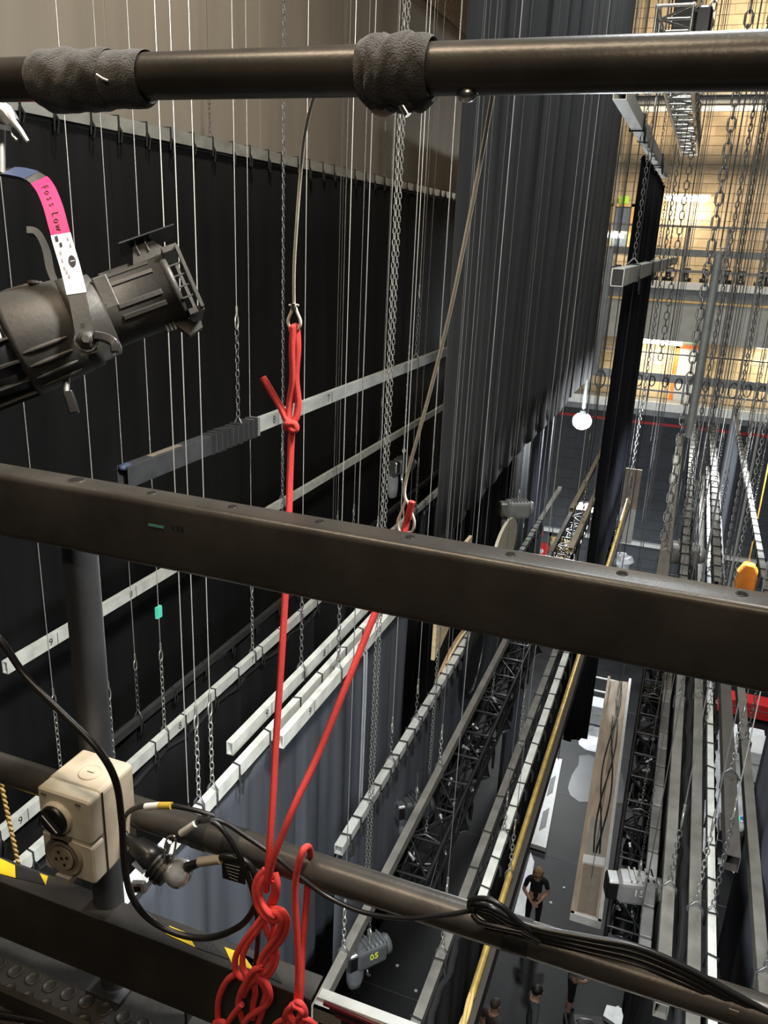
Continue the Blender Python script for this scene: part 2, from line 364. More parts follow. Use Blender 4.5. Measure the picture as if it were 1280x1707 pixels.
for (y0, y1, nm) in ((627, 641, 'handrail'), (655, 658, 'mid_rail'), (592, 594, 'top_cable')):
    a, b = zat(1150, y0, YG), zat(1150, y1, YG); m_ = MB(); m_.box((-9, YG-.05, b), (8, YG+.02, a)); m_.build(nm, M_GSTEEL if nm != 'top_cable' else M_CAB, g)
for k in range(9):
    x = -4.4+1.1*k; m_ = MB(); m_.box((x-.03, YG, zl_top), (x+.03, YG+.05, zat(1150, 627, YG))); m_.build('stanchion', M_GSTEEL, g)
for k in range(14):
    x = -2.7+.42*k; m_ = MB(); c = A(x, YG-.09, zat(1150, 634, YG)); rr = random.uniform(.14, .3)
    m_.tube([c+A(rr*.55*math.cos(t), .02*math.sin(5*t), -rr*.8+rr*math.sin(t)) for t in np.linspace(0, 2*math.pi, 16)[:-1]], .022, 5, closed=True)
    m_.build('cable_coil', M_CAB, None, 'black cable coil hung on the lower gallery rail, %s from the left' % ['first', 'second', 'third', 'fourth', 'fifth', 'sixth', 'seventh', 'eighth', 'ninth', 'tenth', 'eleventh', 'twelfth', 'thirteenth', 'fourteenth'][k], 'cable', 'cable coils on the gallery rail')
m_ = MB(); z = zat(1150, 712, YW); m_.box((-9, YW-.12, z-.05), (8, YW-.03, z+.05)); m_.build('trim_1', M_RED, kind='structure', label='thin red pipe along the charcoal wall below the gallery')
m_ = MB(); z = zat(1150, 918, YW); m_.box((-9, YW-.2, z-.07), (8, YW-.03, z+.07)); m_.build('trim_2', M_WHITEP, kind='structure', label='white cable tray along the charcoal wall')
# doors of the gallery
def door(name, x0, x1, y0, y1, m, fr, label, ym=None):
    Yd = YW-.06; a = P(x0, y1, Y=Yd); b = P(x1, y0, Y=Yd); t = thing(name, label, None, (a[0], Yd, a[2])); t['kind'] = 'structure'
    q = MB(); q.box((a[0], Yd-.03, a[2]), (b[0], Yd+.03, b[2])); q.build('leaf', m, t)
    for xx in (a[0]-.06, b[0]+.06):
        q = MB(); q.box((xx-.06, Yd-.06, a[2]), (xx+.06, Yd+.04, b[2]+.1)); q.build('door_jamb', fr, t)
    q = MB(); q.box((a[0]-.12, Yd-.06, b[2]), (b[0]+.12, Yd+.04, b[2]+.1)); q.build('door_head', fr, t)
    q = MB(); q.cyl((b[0]-.12, Yd-.1, (a[2]+b[2])/2), (b[0]-.25, Yd-.1, (a[2]+b[2])/2), .02, 6); q.build('door_handle', M_SIL, t)
    return t
door('door_1', 1118, 1168, 583, 676, mat('grey_door', (.42, .45, .50), .5), M_ORANGE, 'pale grey double door in orange frame on the lower gallery')
door('door_2', 1016, 1052, 345, 420, mat('blue_door', (.14, .18, .25), .5), M_YDOOR, 'slate blue door on the upper gallery below a green sign')
door('door_3', 908, 952, 898, 990, M_YDOOR, mat('dark_frame', (.06, .06, .06), .5), 'yellow timber door at stage level under the exit sign')
def sign(px, py, wm, hm, label, txt='EXIT', m=M_EXITG):
    c = P(px, py, Y=YW-.1); t = thing('exit_sign', label, 'sign', c); q = MB(); q.box(c-A(wm/2, .04, hm/2), c+A(wm/2, .04, hm/2)); q.build('sign_box', M_WHITEP, t)
    q = MB(); q.box(c-A(wm*.44, .05, hm*.36), c+A(wm*.44, -.03, hm*.36)); q.build('sign_face', m, t)
    text_mesh(txt, hm*.6, (1, 0, 0), (0, 0, 1), c-A(0, .055, 0), mat('sign_white', (.9, .95, .9), .5, 0, 0, emit=(.8, 1, .85), es=1.0), 'lettering', t)
sign(955, 897, .34, .20, 'green exit sign on charcoal wall beside the yellow door')
sign(1150, 568, .34, .18, 'green exit sign on the lower gallery above the grey door')
q = MB(); c = P(1040, 333, Y=YW-.1); q.box(c-A(.16, .03, .12), c+A(.16, .03, .12)); q.build('emergency_sign', mat('lime', (.30, .50, .05), .5, emit=(.3, .6, .05), es=.5), None, 'small lime green sign above the slate blue upper door', 'sign')
c = P(903, 917, Y=YW-.2); t = thing('hose_reel', 'red fire hose reel on the wall beside the yellow door', 'hose reel', c-A(0, 0, .35))
q = MB(); q.lathe([(0, .30), (.04, .31), (.06, .2), (.16, .2), (.18, .31), (.22, .30)], c-A(0, .1, 0), (0, 1, 0), 18); q.build('drum', M_RED, t)
q = MB(); q.lathe([(0, .09), (.03, .09)], c-A(0, .13, 0), (0, 1, 0), 12); q.build('hub', M_WHITEP, t)
c = P(903, 886, Y=YW-.06); q = MB(); q.box(c-A(.07, .02, .17), c+A(.07, .02, .17)); q.build('fire_sign', M_RED, None, 'red fire notice above the hose reel', 'sign')
# lamps of the far wall and galleries: tubes in a tray, with the light they give
def tube_lamp(x0, x1, y, Y, label, power, col, m=M_TUBE, h=.05):
    a, b = P(x0, y, Y=Y), P(x1, y, Y=Y); c = (a+b)/2; t = thing('fluorescent_lamp', label, 'lamp', c)
    q = MB(); q.box(A(a[0]-.08, Y+.02, c[2]+.03), A(b[0]+.08, Y+.16, c[2]+.12)); q.build('tray', M_WHITEP, t)
    q = MB(); q.box(A(c[0]-.1, Y+.15, c[2]+.04), A(c[0]+.1, YW-.03, c[2]+.10)); q.build('bracket', M_GSTEEL, t)
    for dz in (-.06, .0): q = MB(); q.cyl((a[0], Y, c[2]+dz), (b[0], Y, c[2]+dz), h, 10); q.build('tube', m, t)
    area('lamp_light', (c[0], Y-.2, c[2]-.15), (c[0], Y-.4, c[2]-3), power, abs(b[0]-a[0]), col, .2); return t
tube_lamp(1110, 1180, 330, YW-.25, 'glowing fluorescent lamp on the beige upper wall', 55, (1, .86, .6))
tube_lamp(1068, 1138, 569, YW-.6, 'fluorescent lamp under the concrete beam above the lower gallery', 110, (1, .88, .62))
tube_lamp(1262, 1330, 578, YW-.6, 'fluorescent lamp under the concrete beam at the right edge', 80, (1, .88, .62))
tube_lamp(1010, 1040, 391, YW-.4, 'short lamp on the upper gallery behind the narrow black drape', 8, (1, .9, .7))
# roof beam with bracing at the top of the far wall
t = thing('roof_beam', 'dark steel beam with diagonal braces across the upper far wall', 'beam', (0, YW-1.6, zat(1150, 174, YW-1.6)))
a, b = zat(1200, 174, YW-1.6), zat(1200, 157, YW-1.6); Yb = YW-1.6
q = MB(); q.box((-9, Yb-.15, a), (8, Yb+.15, a+.04)).box((-9, Yb-.15, b-.04), (8, Yb+.15, b)).box((-9, Yb-.02, a), (8, Yb+.02, b)); q.build('girder', M_GSTEEL, t)
q = MB(); q.box((-9, Yb-.1, zat(1200, 186, Yb)), (8, Yb, zat(1200, 176, Yb))); q.build('white_channel', M_WHITEP, t)
for k in range(6):
    x = -4.2+1.7*k; q = MB(); q.obox(((x+.7), Yb, b+.85), (.06, 0, 0), (0, .06, 0), (.75 if k % 2 else -.75, 0, .85)); q.build('brace', M_GSTEEL, t)
for k in range(3):
    x = -.9+2.1*k; q = MB(); q.box((x-.09, Yb-.12, b), (x+.09, Yb+.12, b+6)); q.build('column', M_GSTEEL, t)

# ================================================================== THE NEAR GALLERY
def N(x, y, Y): return P(x, y, Y=Y)
def ribbon(mb, pts, wdir, hw, th):
    pts = [np.asarray(p, float) for p in pts]; n = len(pts); vs = []; fs = []
    for i, p in enumerate(pts):
        t = nrm(pts[min(i+1, n-1)]-pts[max(i-1, 0)]); w_ = wdir if not callable(wdir) else wdir(i); w_ = nrm(np.asarray(w_)-t*np.dot(w_, t)); nn = np.cross(t, w_)
        vs += [p-w_*hw-nn*th, p+w_*hw-nn*th, p+w_*hw+nn*th, p-w_*hw+nn*th]
    for i in range(n-1):
        for k in range(4): fs.append((i*4+k, i*4+(k+1) % 4, i*4+4+(k+1) % 4, i*4+4+k))
    fs += [(3, 2, 1, 0), (4*n-4, 4*n-3, 4*n-2, 4*n-1)]
    mb.add(vs, fs, False); return mb
def pipe_x(x0, x1, Y, zr, r, seg=28):
    q = MB(); xs = np.linspace(x0, x1, 12); q.tube([(x, Y, ZC+zr) for x in xs], r, seg); return q
# lighting pipe above the rail, with two cloth sleeves
TP = (.9, .166)
lp = pipe_x(-1.9, .9, .9, .166, .0253).build('lighting_pipe', M_RAIL, None, 'thick dark round pipe crossing the whole top of the view', 'pipe')
def sleeve(xa, xb, segs, name, label, seed):
    x0, x1 = N(xa, 118, .9)[0], N(xb, 118, .9)[0]; t = thing(name, label, 'cloth wrap', (x0, .9, ZC+.12), 'cloth wraps on the top pipe')
    for j, (u0, u1, rr, amp) in enumerate(segs):
        q = MB(); nx, na = 40, 40; vs = []; fs = []; ph = rng.rand(6)*6
        for i in range(nx+1):
            u = i/nx; x = x0+(x1-x0)*(u0+(u1-u0)*u); env = min(1, 6*u+.15, 6*(1-u)+.15)
            for k in range(na):
                a = 2*math.pi*k/na
                r = .0262+(rr-.0262)*env**.5*(1+amp*(math.sin(2*a+ph[0]+9*u)+.6*math.sin(5*a+ph[1]-14*u)+.45*math.sin(22*u+ph[2]+2*a)+.25*math.sin(9*a+31*u+ph[3])))
                r = max(r, .0258); sag = -.003*env
                vs.append((x, .9+r*math.cos(a), ZC+.166+sag+r*math.sin(a)))
        for i in range(nx):
            for k in range(na): fs.append((i*na+k, i*na+(k+1) % na, (i+1)*na+(k+1) % na, (i+1)*na+k))
        q.add(vs, fs, True); q.build('sleeve_fold' if j == 0 else 'sleeve_cuff', M_SLEEVE, t)
    return t
s1 = sleeve(66, 248, [(0, .68, .0350, .15), (.64, 1, .0315, .05)], 'cloth_wrap', 'loose black cloth sleeve bunched on the left part of top pipe', 1)
q = MB(); a = N(160, 124, .862); q.tube([a, a+A(.006, .004, -.004), a+A(.012, .006, -.006)], .0016, 6); q.build('loose_thread', M_WHITE, s1)
s2 = sleeve(606, 722, [(0, 1, .0360, .11), (.1, .8, .0372, .13)], 'cloth_wrap', 'knotted black rope-like cloth wound around the middle of top pipe', 2)
q = MB(); q.ell(N(640, 178, .90), .017, .014, .010, 14, 10); q.build('pale_bulb', mat('peach', (.62, .44, .34), .5, 0, .05), s2, 'pale peach rounded end')
for (x, y) in ((615, 160), (655, 172), (688, 170), (700, 160)):
    q = MB(); q.ell(N(x, y, .893), .011, .010, .009, 10, 6); q.build('knot_end', M_SLEEVE, s2)
q = MB(); c = N(672, 178, .885); q.lathe([(-.010, .004), (.010, .004)], c, (.6, 0, -.8), 10); q.build('wire_clip', M_SIL, s2)
t = thing('shackle_bolt', 'small bright metal shackle end under the top pipe', 'shackle', N(780, 158, .90)); q = MB(); c = N(778, 157, .893)
q.ell(c, .011, .009, .008, 12, 8); q.build('bolt_head', M_SIL, t); q = MB(); q.cyl(c+A(.006, 0, .002), c+A(.022, .004, .010), .004, 8); q.build('bolt_shank', M_SIL, t)

# box rail with punched holes
BR = (.84, .89, -.438, -.340)
t = thing('box_rail', 'dark rectangular steel handrail with a row of holes on top', 'handrail', (-.4, .865, ZC-.44))
q = MB(); y0, y1, z0, z1 = BR; r = .010; prof = []
for (cy, cz, a0) in ((y1-r, z1-r, 0), (y0+r, z1-r, 90), (y0+r, z0+r, 180), (y1-r, z0+r, 270)):
    for k in range(5): a = math.radians(a0+22.5*k); prof.append((cy+r*math.cos(a), cz+r*math.sin(a)))
n = len(prof); q.add([(x, a, ZC+b) for x in (-2.0, 1.0) for a, b in prof], [(i, (i+1) % n, n+(i+1) % n, n+i) for i in range(n)], True); q.build('rail_body', M_RAIL, t)
for (x, y) in [(135, 798), (258, 820), (388, 845), (533, 870), (683, 897), (849, 928), (1036, 960), (1237, 995)]:
    c = P(x, y, z=-.340); rr = .0056 if x != 135 else .0105
    q = MB(); q.lathe([(0, rr*1.15), (.0012, rr*1.15), (.0012, rr*.9)], (c[0], .866, ZC-.3403), (0, 0, 1), 14); q.build('hole_rim', M_RAIL, t)
    q = MB(); q.lathe([(0, rr*.92), (.0015, rr*.92)], (c[0], .866, ZC-.3400), (0, 0, 1), 14); q.build('hole', mat('hole_dark', (.002, .002, .002), .95, 0, 0), t)
c = N(260, 877, .8396); q = MB(); q.obox(c, (.012, 0, 0), (0, .0004, 0), (0, 0, .0016)); q.build('teal_marking', mat('teal_mark', (.10, .38, .34), .6), t, 'faded teal marking')
for k, dx in enumerate((.026, .034, .040)):
    q = MB(); q.obox(c+A(dx, 0, .003), (.002, 0, 0), (0, .0003, 0), (0, 0, .003)); q.build('faint_marking', mat('faint', (.025, .024, .023), .6), t)

# lower pipe
LPIPE = (.9, -.912)
lowp = pipe_x(-1.9, .9, .9, -.912, .0245).build('lower_rail_pipe', M_RAIL, None, 'round dark pipe running low across the view with cables taped on', 'pipe')
for (xx, w_) in ((340, .012), (392, .013), (862, .018)):
    c = N(xx, 1400, .9)[0] if xx < 500 else N(xx, 1560, .9)[0]
    q = MB(); q.tube([(c-w_, .9, ZC-.912), (c+w_, .9, ZC-.912)], .0256, 28); q.build('tape_band', M_TAPE, lowp)
q = MB(); c = N(1222, 1690, .878); q.obox(c, (.006, 0, 0), (0, .001, 0), (0, 0, .006)); q.build('paint_scuff', mat('scuff', (.16, .14, .11), .6), lowp)
# post
t = thing('rail_post', 'dark grey round post carrying the rails behind the socket box', 'post', (-.825, .93, ZC-1.34))
q = MB(); q.tube([(-.824, .92, ZC-1.34), (-.824, .92, ZC-.9), (-.824, .92, ZC-.438)], .0262, 24); q.build('tube', M_POST, t)
q = MB(); q.box((-.86, .88, ZC-1.345), (-.785, .965, ZC-1.335)); q.build('base_plate', M_POST, t)

# toe board, hazard tape, floor with studs, bar and bracket
t = thing('toe_board', 'dark steel toe board with torn yellow and black hazard tape', 'toe board', (-.9, .9, ZC-1.29))
xe = N(528, 1655, .9)[0]
q = MB(); q.box((-1.9, .876, ZC-1.285), (xe, .882, ZC-1.150)).box((-1.9, .876, ZC-1.152), (xe, .925, ZC-1.146)); bevel(q.build('plate', M_TOE, t), .002)
def on_toe(x, y): return P(x, y, z=-1.1457)
for (poly, m) in [([(-40, 1420), (2, 1432), (25, 1443), (26, 1464), (-40, 1446)], M_YEL), ([(26, 1443), (66, 1456), (74, 1475), (26, 1464)], M_TAPE), ([(66, 1456), (80, 1461), (76, 1476)], M_YEL),
                  ([(283, 1544), (312, 1556), (326, 1580), (276, 1557), (273, 1548)], M_YEL), ([(312, 1556), (355, 1572), (382, 1600), (326, 1580)], M_TAPE), ([(374, 1579), (404, 1590), (430, 1604), (424, 1618), (386, 1606)], M_YEL), ([(404, 1590), (455, 1610), (470, 1640), (424, 1618)], M_TAPE)]:
    q = MB(); q.prism([on_toe(*p) for p in poly], (0, 0, .0009)); q.build('hazard_tape', m, t)
q = MB(); q.box((-.66, .9, ZC-1.36), (-.655, .92, ZC-1.15)); q.build('stiffener', M_TOE, t)
t = thing('aluminium_angle', 'bare aluminium edge strip continuing past the toe board', 'edge strip', (-.2, .9, ZC-1.2))
q = MB(); a = N(527, 1658, .9); q.box((xe+.003, .880, a[2]-.030), (.75, .884, a[2])).box((xe+.003, .880, a[2]-.003), (.75, .915, a[2])).box((xe+.003, .894, a[2]), (.75, .897, a[2]+.004)); q.build('angle', M_ALU, t)
gf = MB(); gf.box((-2.4, -2.0, ZC-1.40), (1.6, .93, ZC-1.345)); gfl = gf.build('floor', M_RUB, kind='structure', label='dark studded rubber floor of the gallery')
q = MB(); q.lathe([(0, .0148), (.0022, .0142), (.0022, .0118), (.0016, .011), (.0016, .001)], (0, 0, 0), (0, 0, 1), 16); o_ = q.build('s', mat('stud_rubber', (.034, .031, .028), .42, 0, .4, 20), origin=(0, 0, 0)); stud = o_.data; bpy.data.objects.remove(o_)
for r in range(16):
    for k in range(22):
        x = -1.30+.041*k+(.0205 if r % 2 else 0); y = .868-.0355*r
        v = A(x, y, ZC-1.345)-EYE; d = v@_f; px, py = 640+FPX*(v@_r2)/d, 853.5+FPX*(v@_d2)/d
        if -30 < px < 560 and py < 1745: inst(stud, 'stud', (x, y, ZC-1.345), gfl)
t = thing('floor_bar', 'low dark steel bar with upright bracket on the studded floor', 'bar', (-1.0, .80, ZC-1.345))
q = MB(); q.box((-1.9, .800, ZC-1.345), (-.79, .812, ZC-1.305)); q.build('bar', M_TOE, t)
a = N(205, 1650, .79); q = MB(); q.box((a[0]-.016, .785, ZC-1.345), (a[0]+.010, .82, ZC-1.268)); bevel(q.build('bracket', M_TOE, t), .004)
q = MB(); q.tube(smooth_path([P(x, y, z=-1.338) for x, y in ((-60, 1680), (40, 1698), (110, 1712), (200, 1735))], 6), .0055, 8); q.build('floor_cable', M_CAB, None, 'black cable lying on the studded gallery floor', 'cable')
t = thing('cable_tray', 'dark red and black cables lying below the aluminium strip', 'cable bundle', N(600, 1700, .86))
for k in range(4):
    q = MB(); q.tube([N(540+10*k, 1672+10*k, .868), N(620, 1706+5*k, .862), N(720, 1745+6*k, .858)], .004, 6); q.build('cable', M_CAB if k % 2 else mat('maroon_cable', (.12, .012, .02), .3), t)
# gallery edge beam under the toe board (what the toe board stands on)
q = MB(); q.box((-2.4, .86, ZC-1.60), (1.6, .905, ZC-1.40)); q.build('trim_3', M_TOE, kind='structure', label='dark edge beam of the gallery')

# ------------------------------------------------------------------ socket box
c = N(119, 1386, .80); bx, bz = c[0], c[2]
t = thing('socket_box', 'cream switched power socket box mounted on the grey post', 'socket', (bx, .86, bz-.08))
W, H = .0495, .078; yf, yb = .795, .893
q = MB(); q.rbox((bx, (yf+.018+yb)/2, bz), (W, 0, 0), (0, 0, H), (0, (yb-yf-.018)/2, 0), .008); q.build('back_box', M_CREAM, t)
q = MB(); q.rbox((bx, yf+.008, bz+H*.47), (W*.985, 0, 0), (0, 0, H*.50), (0, .014, 0), .006); up = q.build('switch_cover', M_CREAM2, t)
q = MB(); q.rbox((bx, yf+.008, bz-H*.53), (W*.985, 0, 0), (0, 0, H*.455), (0, .014, 0), .006); lo = q.build('socket_cover', M_CREAM2, t)
q = MB(); q.lathe([(0, .0270), (.006, .0270), (.008, .025)], (bx-.012, yf-.006, bz+.032), (0, -1, 0), 24); q.build('switch_collar', M_CREAM2, up)
q = MB(); q.lathe([(0, .0240), (.006, .0235), (.007, .022)], (bx-.012, yf-.013, bz+.032), (0, -1, 0), 24); q.build('switch_knob', M_BLK, up)
q = MB(); q.obox((bx-.012, yf-.0215, bz+.032), nrm((.72, 0, -.69))*.0195, (0, .003, 0), nrm((.69, 0, .72))*.0035); q.build('knob_bar', M_BLK, up)
q = MB(); q.obox((bx-.012, yf-.0248, bz+.032), nrm((.72, 0, -.69))*.0175, (0, .0006, 0), nrm((.69, 0, .72))*.0008); q.build('pointer_line', M_WHITE, up)
for dx in (-.036, .028): q = MB(); q.obox((bx+dx, yf-.0065, bz+.066), (.005, 0, 0), (0, .0004, 0), (0, 0, .0022)); q.build('marking', M_CREAMD, up)
q = MB(); q.lathe([(0, .034), (.006, .034), (.006, .030), (.001, .029), (.001, .022), (.006, .021), (.006, .0215)], (bx-.006, yf-.006, bz-.038), (0, -1, 0), 26); q.build('socket_ring', mat('grey_brown_plastic', (.25, .21, .16), .5, 0, .2), lo)
q = MB(); q.lathe([(0, .0205), (.008, .0205)], (bx-.006, yf-.006, bz-.038), (0, -1, 0), 22); sk = q.build('socket_face', M_CREAMD if False else mat('tan_plastic', (.36, .30, .22), .5), lo)
for k in range(5):
    a = 2*math.pi*k/4+.4; rr = .0115 if k < 4 else 0
    q = MB(); q.lathe([(0, .0028), (.0006, .0028)], (bx-.006+rr*math.cos(a), yf-.0142, bz-.038+rr*math.sin(a)), (0, -1, 0), 8); q.build('pin_hole', M_INK, lo)
q = MB(); q.box((bx-.026, yf-.012, bz-.010), (bx+.008, yf-.004, bz-.001)); q.build('latch', M_CREAMD, lo)
q = MB(); q.box((bx-.018, yf-.018, bz-.082), (bx+.008, yf-.002, bz-.070)); q.build('catch', mat('grey_plastic', (.33, .31, .28), .4), lo)
q = MB(); q.lathe([(0, .018), (.0022, .018), (.0022, .0155), (.0015, .0152)], (bx+.006, .845, bz+H), (0, 0, 1), 22); q.build('knockout_cap', M_CREAM, t)
q = MB(); q.obox((bx+.006, .845, bz+H+.002), (.006, 0, .0), (0, .0008, 0), (0, 0, .0004)); q.build('cap_slot', M_CREAMD, t)
q = MB(); q.box((bx+W*.985, yf+.021, bz-H), (bx+W+.0008, yf+.0235, bz+H*.96)); q.build('gasket', M_INK, t)

# ------------------------------------------------------------------ cables and plugs at the socket
def cable(px, r, name, label, cat='cable', m=M_CAB, n=8, grp=None, seg=8):
    q = MB(); q.tube(smooth_path([N(*p) for p in px], n), r, seg); return q.build(name, m, None, label, cat, grp)
ct = thing('power_cable', 'thick black cable looping past the socket box to a clear plug', 'cable', N(330, 1560, .84))
q = MB(); q.tube(smooth_path([N(*p) for p in [(-40, 1030, .80), (0, 1066, .80), (45, 1130, .80), (105, 1190, .79), (160, 1245, .785), (192, 1300, .785), (203, 1370, .79), (207, 1440, .80), (220, 1495, .82), (250, 1533, .83), (300, 1558, .84), (350, 1563, .85), (398, 1545, .86), (423, 1515, .865), (429, 1480, .868), (420, 1448, .868), (400, 1432, .866), (372, 1428, .86), (345, 1436, .856)]], 8), .0052, 10); q.build('sheath', M_CAB, ct)
a, b = N(332, 1437, .855), N(368, 1432, .858); q = MB(); q.cyl(a, b, .0075, 12); q.build('cable_label', mat('brown_label', (.40, .34, .26), .3), ct, 'clear sleeve over a paper label')
a, b = N(334, 1437, .855), N(312, 1446, .855); q = MB(); q.tube([a, (a+b)/2, b], [.0062, .007, .0085], 10); q.build('strain_relief', M_BLK, ct)
a, b = N(310, 1444, .855), N(283, 1466, .853); d = nrm(b-a); q = MB(); q.lathe([(0, .012), (.006, .017), (.016, .021), (.030, .0225), (.032, .019)], a, d, 16); q.build('clear_plug', M_CLEAR, ct)
for k in range(3):
    u_, v_ = frame_of(d); q = MB(); q.obox(a+d*.016+u_*(k-1)*.008, u_*.0022, d*.010, v_*.005); q.build('brass_terminal', M_SIL, ct)
ct = thing('inline_connector', 'black ribbed connector with labelled lead beside the post', 'connector', N(245, 1430, .86))
a, b = N(212, 1395, .862), N(285, 1462, .853); d = nrm(b-a); L = np.linalg.norm(b-a)
q = MB(); q.lathe([(0, .007), (L*.15, .010), (L*.22, .016), (L*.45, .021), (L*.6, .023), (L*.62, .020), (L*.82, .022), (L*.95, .021)], a, d, 16); q.build('plug_body', M_BLK, ct)
for k in range(3):
    q = MB(); q.lathe([(0, .0245), (.004, .0245)], a+d*L*(.66+.09*k), d, 16); q.build('grip_ring', M_BLK, ct)
u_, v_ = frame_of(d); q = MB(); q.obox(a+d*L*.5-v_*.0-A(0, .02, 0), d*.012, u_*.006, A(0, .004, 0)); q.build('latch_lug', M_BLK, ct)
q = MB(); q.tube(smooth_path([N(*p) for p in [(212, 1395, .862), (204, 1375, .868), (210, 1358, .868), (228, 1346, .865), (255, 1343, .862), (292, 1344, .862), (330, 1352, .866), (358, 1361, .872)]], 8), .0042, 8); q.build('lead', M_CAB, ct)
q = MB(); q.cyl(N(243, 1345, .860), N(266, 1343, .860), .0058, 10); q.build('white_label', M_WHITE, ct)
q = MB(); q.cyl(N(266, 1343, .860), N(286, 1343, .860), .0058, 10); q.build('yellow_label', mat('mustard', (.55, .38, .05), .5), ct)
ct = thing('data_cable', 'thin black cable with white tag draped along the lower pipe', 'cable', N(560, 1500, .87))
q = MB(); q.tube(smooth_path([N(*p) for p in [(276, 1412, .866), (290, 1398, .864), (318, 1377, .862), (345, 1366, .864), (375, 1372, .872), (412, 1396, .868), (455, 1425, .866), (500, 1462, .868), (550, 1497, .872), (610, 1522, .872), (680, 1531, .872), (745, 1525, .872), (800, 1519, .876), (850, 1545, .874), (900, 1570, .874)]], 8), .0036, 8); q.build('sheath', M_CAB, ct)
q = MB(); q.cyl(N(302, 1389, .860), N(326, 1373, .860), .0056, 10); q.build('white_tag', M_WHITE, ct)
q = MB(); q.cyl(N(338, 1368, .862), N(352, 1366, .864), .0062, 10); q.build('metal_sleeve', M_SIL, ct)
cable([(340, 1367, .862), (362, 1374, .864), (385, 1402, .862), (405, 1440, .862), (422, 1490, .864), (430, 1540, .866), (428, 1590, .868), (420, 1632, .872)], .0042, 'hanging_cable', 'black cable hanging straight down from the taped pipe')
ct = thing('pipe_clamp', 'small bright metal strap clamp around the post below the socket', 'clamp', N(232, 1478, .87))
q = MB(); q.tube([(-.824+.0275*math.cos(a), .92+.0275*math.sin(a), N(232, 1478, .87)[2]+.004*math.cos(a)) for a in np.linspace(0, 2*math.pi, 25)[:-1]], .0028, 6, closed=True); q.build('strap', M_SIL, ct)
q = MB(); c = N(232, 1478, .868); q.obox(c, A(.013, .0, .004), (0, .005, 0), A(-.002, 0, .0095)); bevel(q.build('buckle', mat('pale_zinc', (.62, .62, .60), .4, .3), ct), .002)
q = MB(); q.obox(c-A(0, .0056, 0), A(.006, 0, .002), (0, .0008, 0), A(-.001, 0, .004)); q.build('buckle_slot', M_INK, ct)
ct = thing('snap_hook', 'small metal snap hook hanging beside the black connector', 'hook', N(282, 1420, .85))
q = MB(); q.tube(smooth_path([N(*p) for p in [(275, 1412, .85), (280, 1396, .85), (290, 1394, .85), (293, 1405, .85), (288, 1430, .85), (280, 1446, .85), (274, 1440, .85)]], 5, True), .0016, 6, closed=True); q.build('hook_body', M_SIL, ct)
q = MB(); q.cyl(N(283, 1404, .847), N(279, 1420, .847), .003, 8); q.build('gate', M_SIL, ct)
ct = thing('cable_tag', 'black printed tag hanging from the cable by the pipe', 'tag', N(390, 1470, .86))
q = MB(); q.prism([N(369, 1432, .860), N(392, 1436, .860), N(409, 1443, .860), N(409, 1475, .860), N(371, 1464, .860)], (0, .0008, 0)); q.build('tag_sheet', M_BLK, ct)
for k in range(5):
    y = 1440+5.5*k; q = MB(); q.tube([N(374+2*k, y, .8592), N(400-1*k, y+6, .8592)], .0005, 4); q.build('print_line', mat('tag_print', (.35, .35, .35), .6, 0, 0), ct)
for k in range(5):
    o = cable([(782+4*k, 1508+3*k, .874), (815+3*k, 1512+7*k, .866+.004*k), (850, 1530+7*k, .868+.004*k), (900, 1548+6*k, .872+.004*k), (980, 1563+8*k, .878+.004*k), (1060, 1578+10*k, .885+.003*k), (1140, 1612+9*k, .888), (1220, 1655+8*k, .888), (1320, 1710+8*k, .888)], .0044, 'taped_cable', 'black cable bundled on top of the lower pipe, %s from the top' % ['first', 'second', 'third', 'fourth', 'fifth'][k], grp='cables bundled on the lower pipe')
cable([(782, 1512, .872), (786, 1500, .868), (812, 1499, .862), (838, 1512, .860), (862, 1535, .862), (885, 1552, .868)], .004, 'cable_loop', 'black cable loop standing up from the bundle on the pipe')
cable([(788, 1524, .870), (800, 1537, .862), (830, 1545, .860), (870, 1553, .864)], .004, 'cable_loop', 'black cable loop sagging below the bundle on the pipe')
ct = thing('yellow_cord', 'yellow twisted cord hanging at the left edge below the pipe', 'cord', N(20, 1430, .95))
for ph in (0, math.pi):
    pts = [N(-6, 1270, .95)*(1-u)+N(32, 1446, .95)*u+A(.0022*math.cos(60*u+ph), .0022*math.sin(60*u+ph), 0) for u in np.linspace(0, 1, 90)]
    q = MB(); q.tube(pts, .0026, 6); q.build('strand', M_ROPEY, ct)

# ------------------------------------------------------------------ wire slings and red ropes
def thimble(mb, top, bot, wpx, Y, r=.0022):
    tx, ty = top; bx_, by = bot
    pts = [N(tx, ty, Y), N(tx-wpx*.45, ty+(by-ty)*.3, Y), N(tx-wpx, ty+(by-ty)*.65, Y), N(tx-wpx*.75+(bx_-tx), by-3, Y), N(bx_, by, Y), N(tx+wpx*.8+(bx_-tx), by-3, Y), N(tx+wpx+(bx_-tx)*.6, ty+(by-ty)*.65, Y), N(tx+wpx*.5, ty+(by-ty)*.3, Y)]
    mb.tube(smooth_path(pts, 5, True), r, 8, closed=True); return mb
t = thing('wire_sling', 'pale wire sling curving down from top pipe to a thimble and red rope', 'wire sling', N(491, 550, 1.02))
q = MB(); q.tube(smooth_path([N(540, 105, .93), N(531, 140, .935), N(518, 178, .95), N(507, 230, .97), (N(500, 300, .99)), N(494, 380, 1.0), N(490, 450, 1.01), N(490, 508, 1.02)], 8), .0022, 8); q.build('wire', M_SLING, t)
q = MB(); thimble(q, (490, 508), (491, 549), 10, 1.02); q.build('thimble', M_SLING, t)
q = MB(); q.cyl(N(490, 506, 1.02), N(490, 517, 1.02), .0042, 8); q.build('ferrule', M_SIL, t)
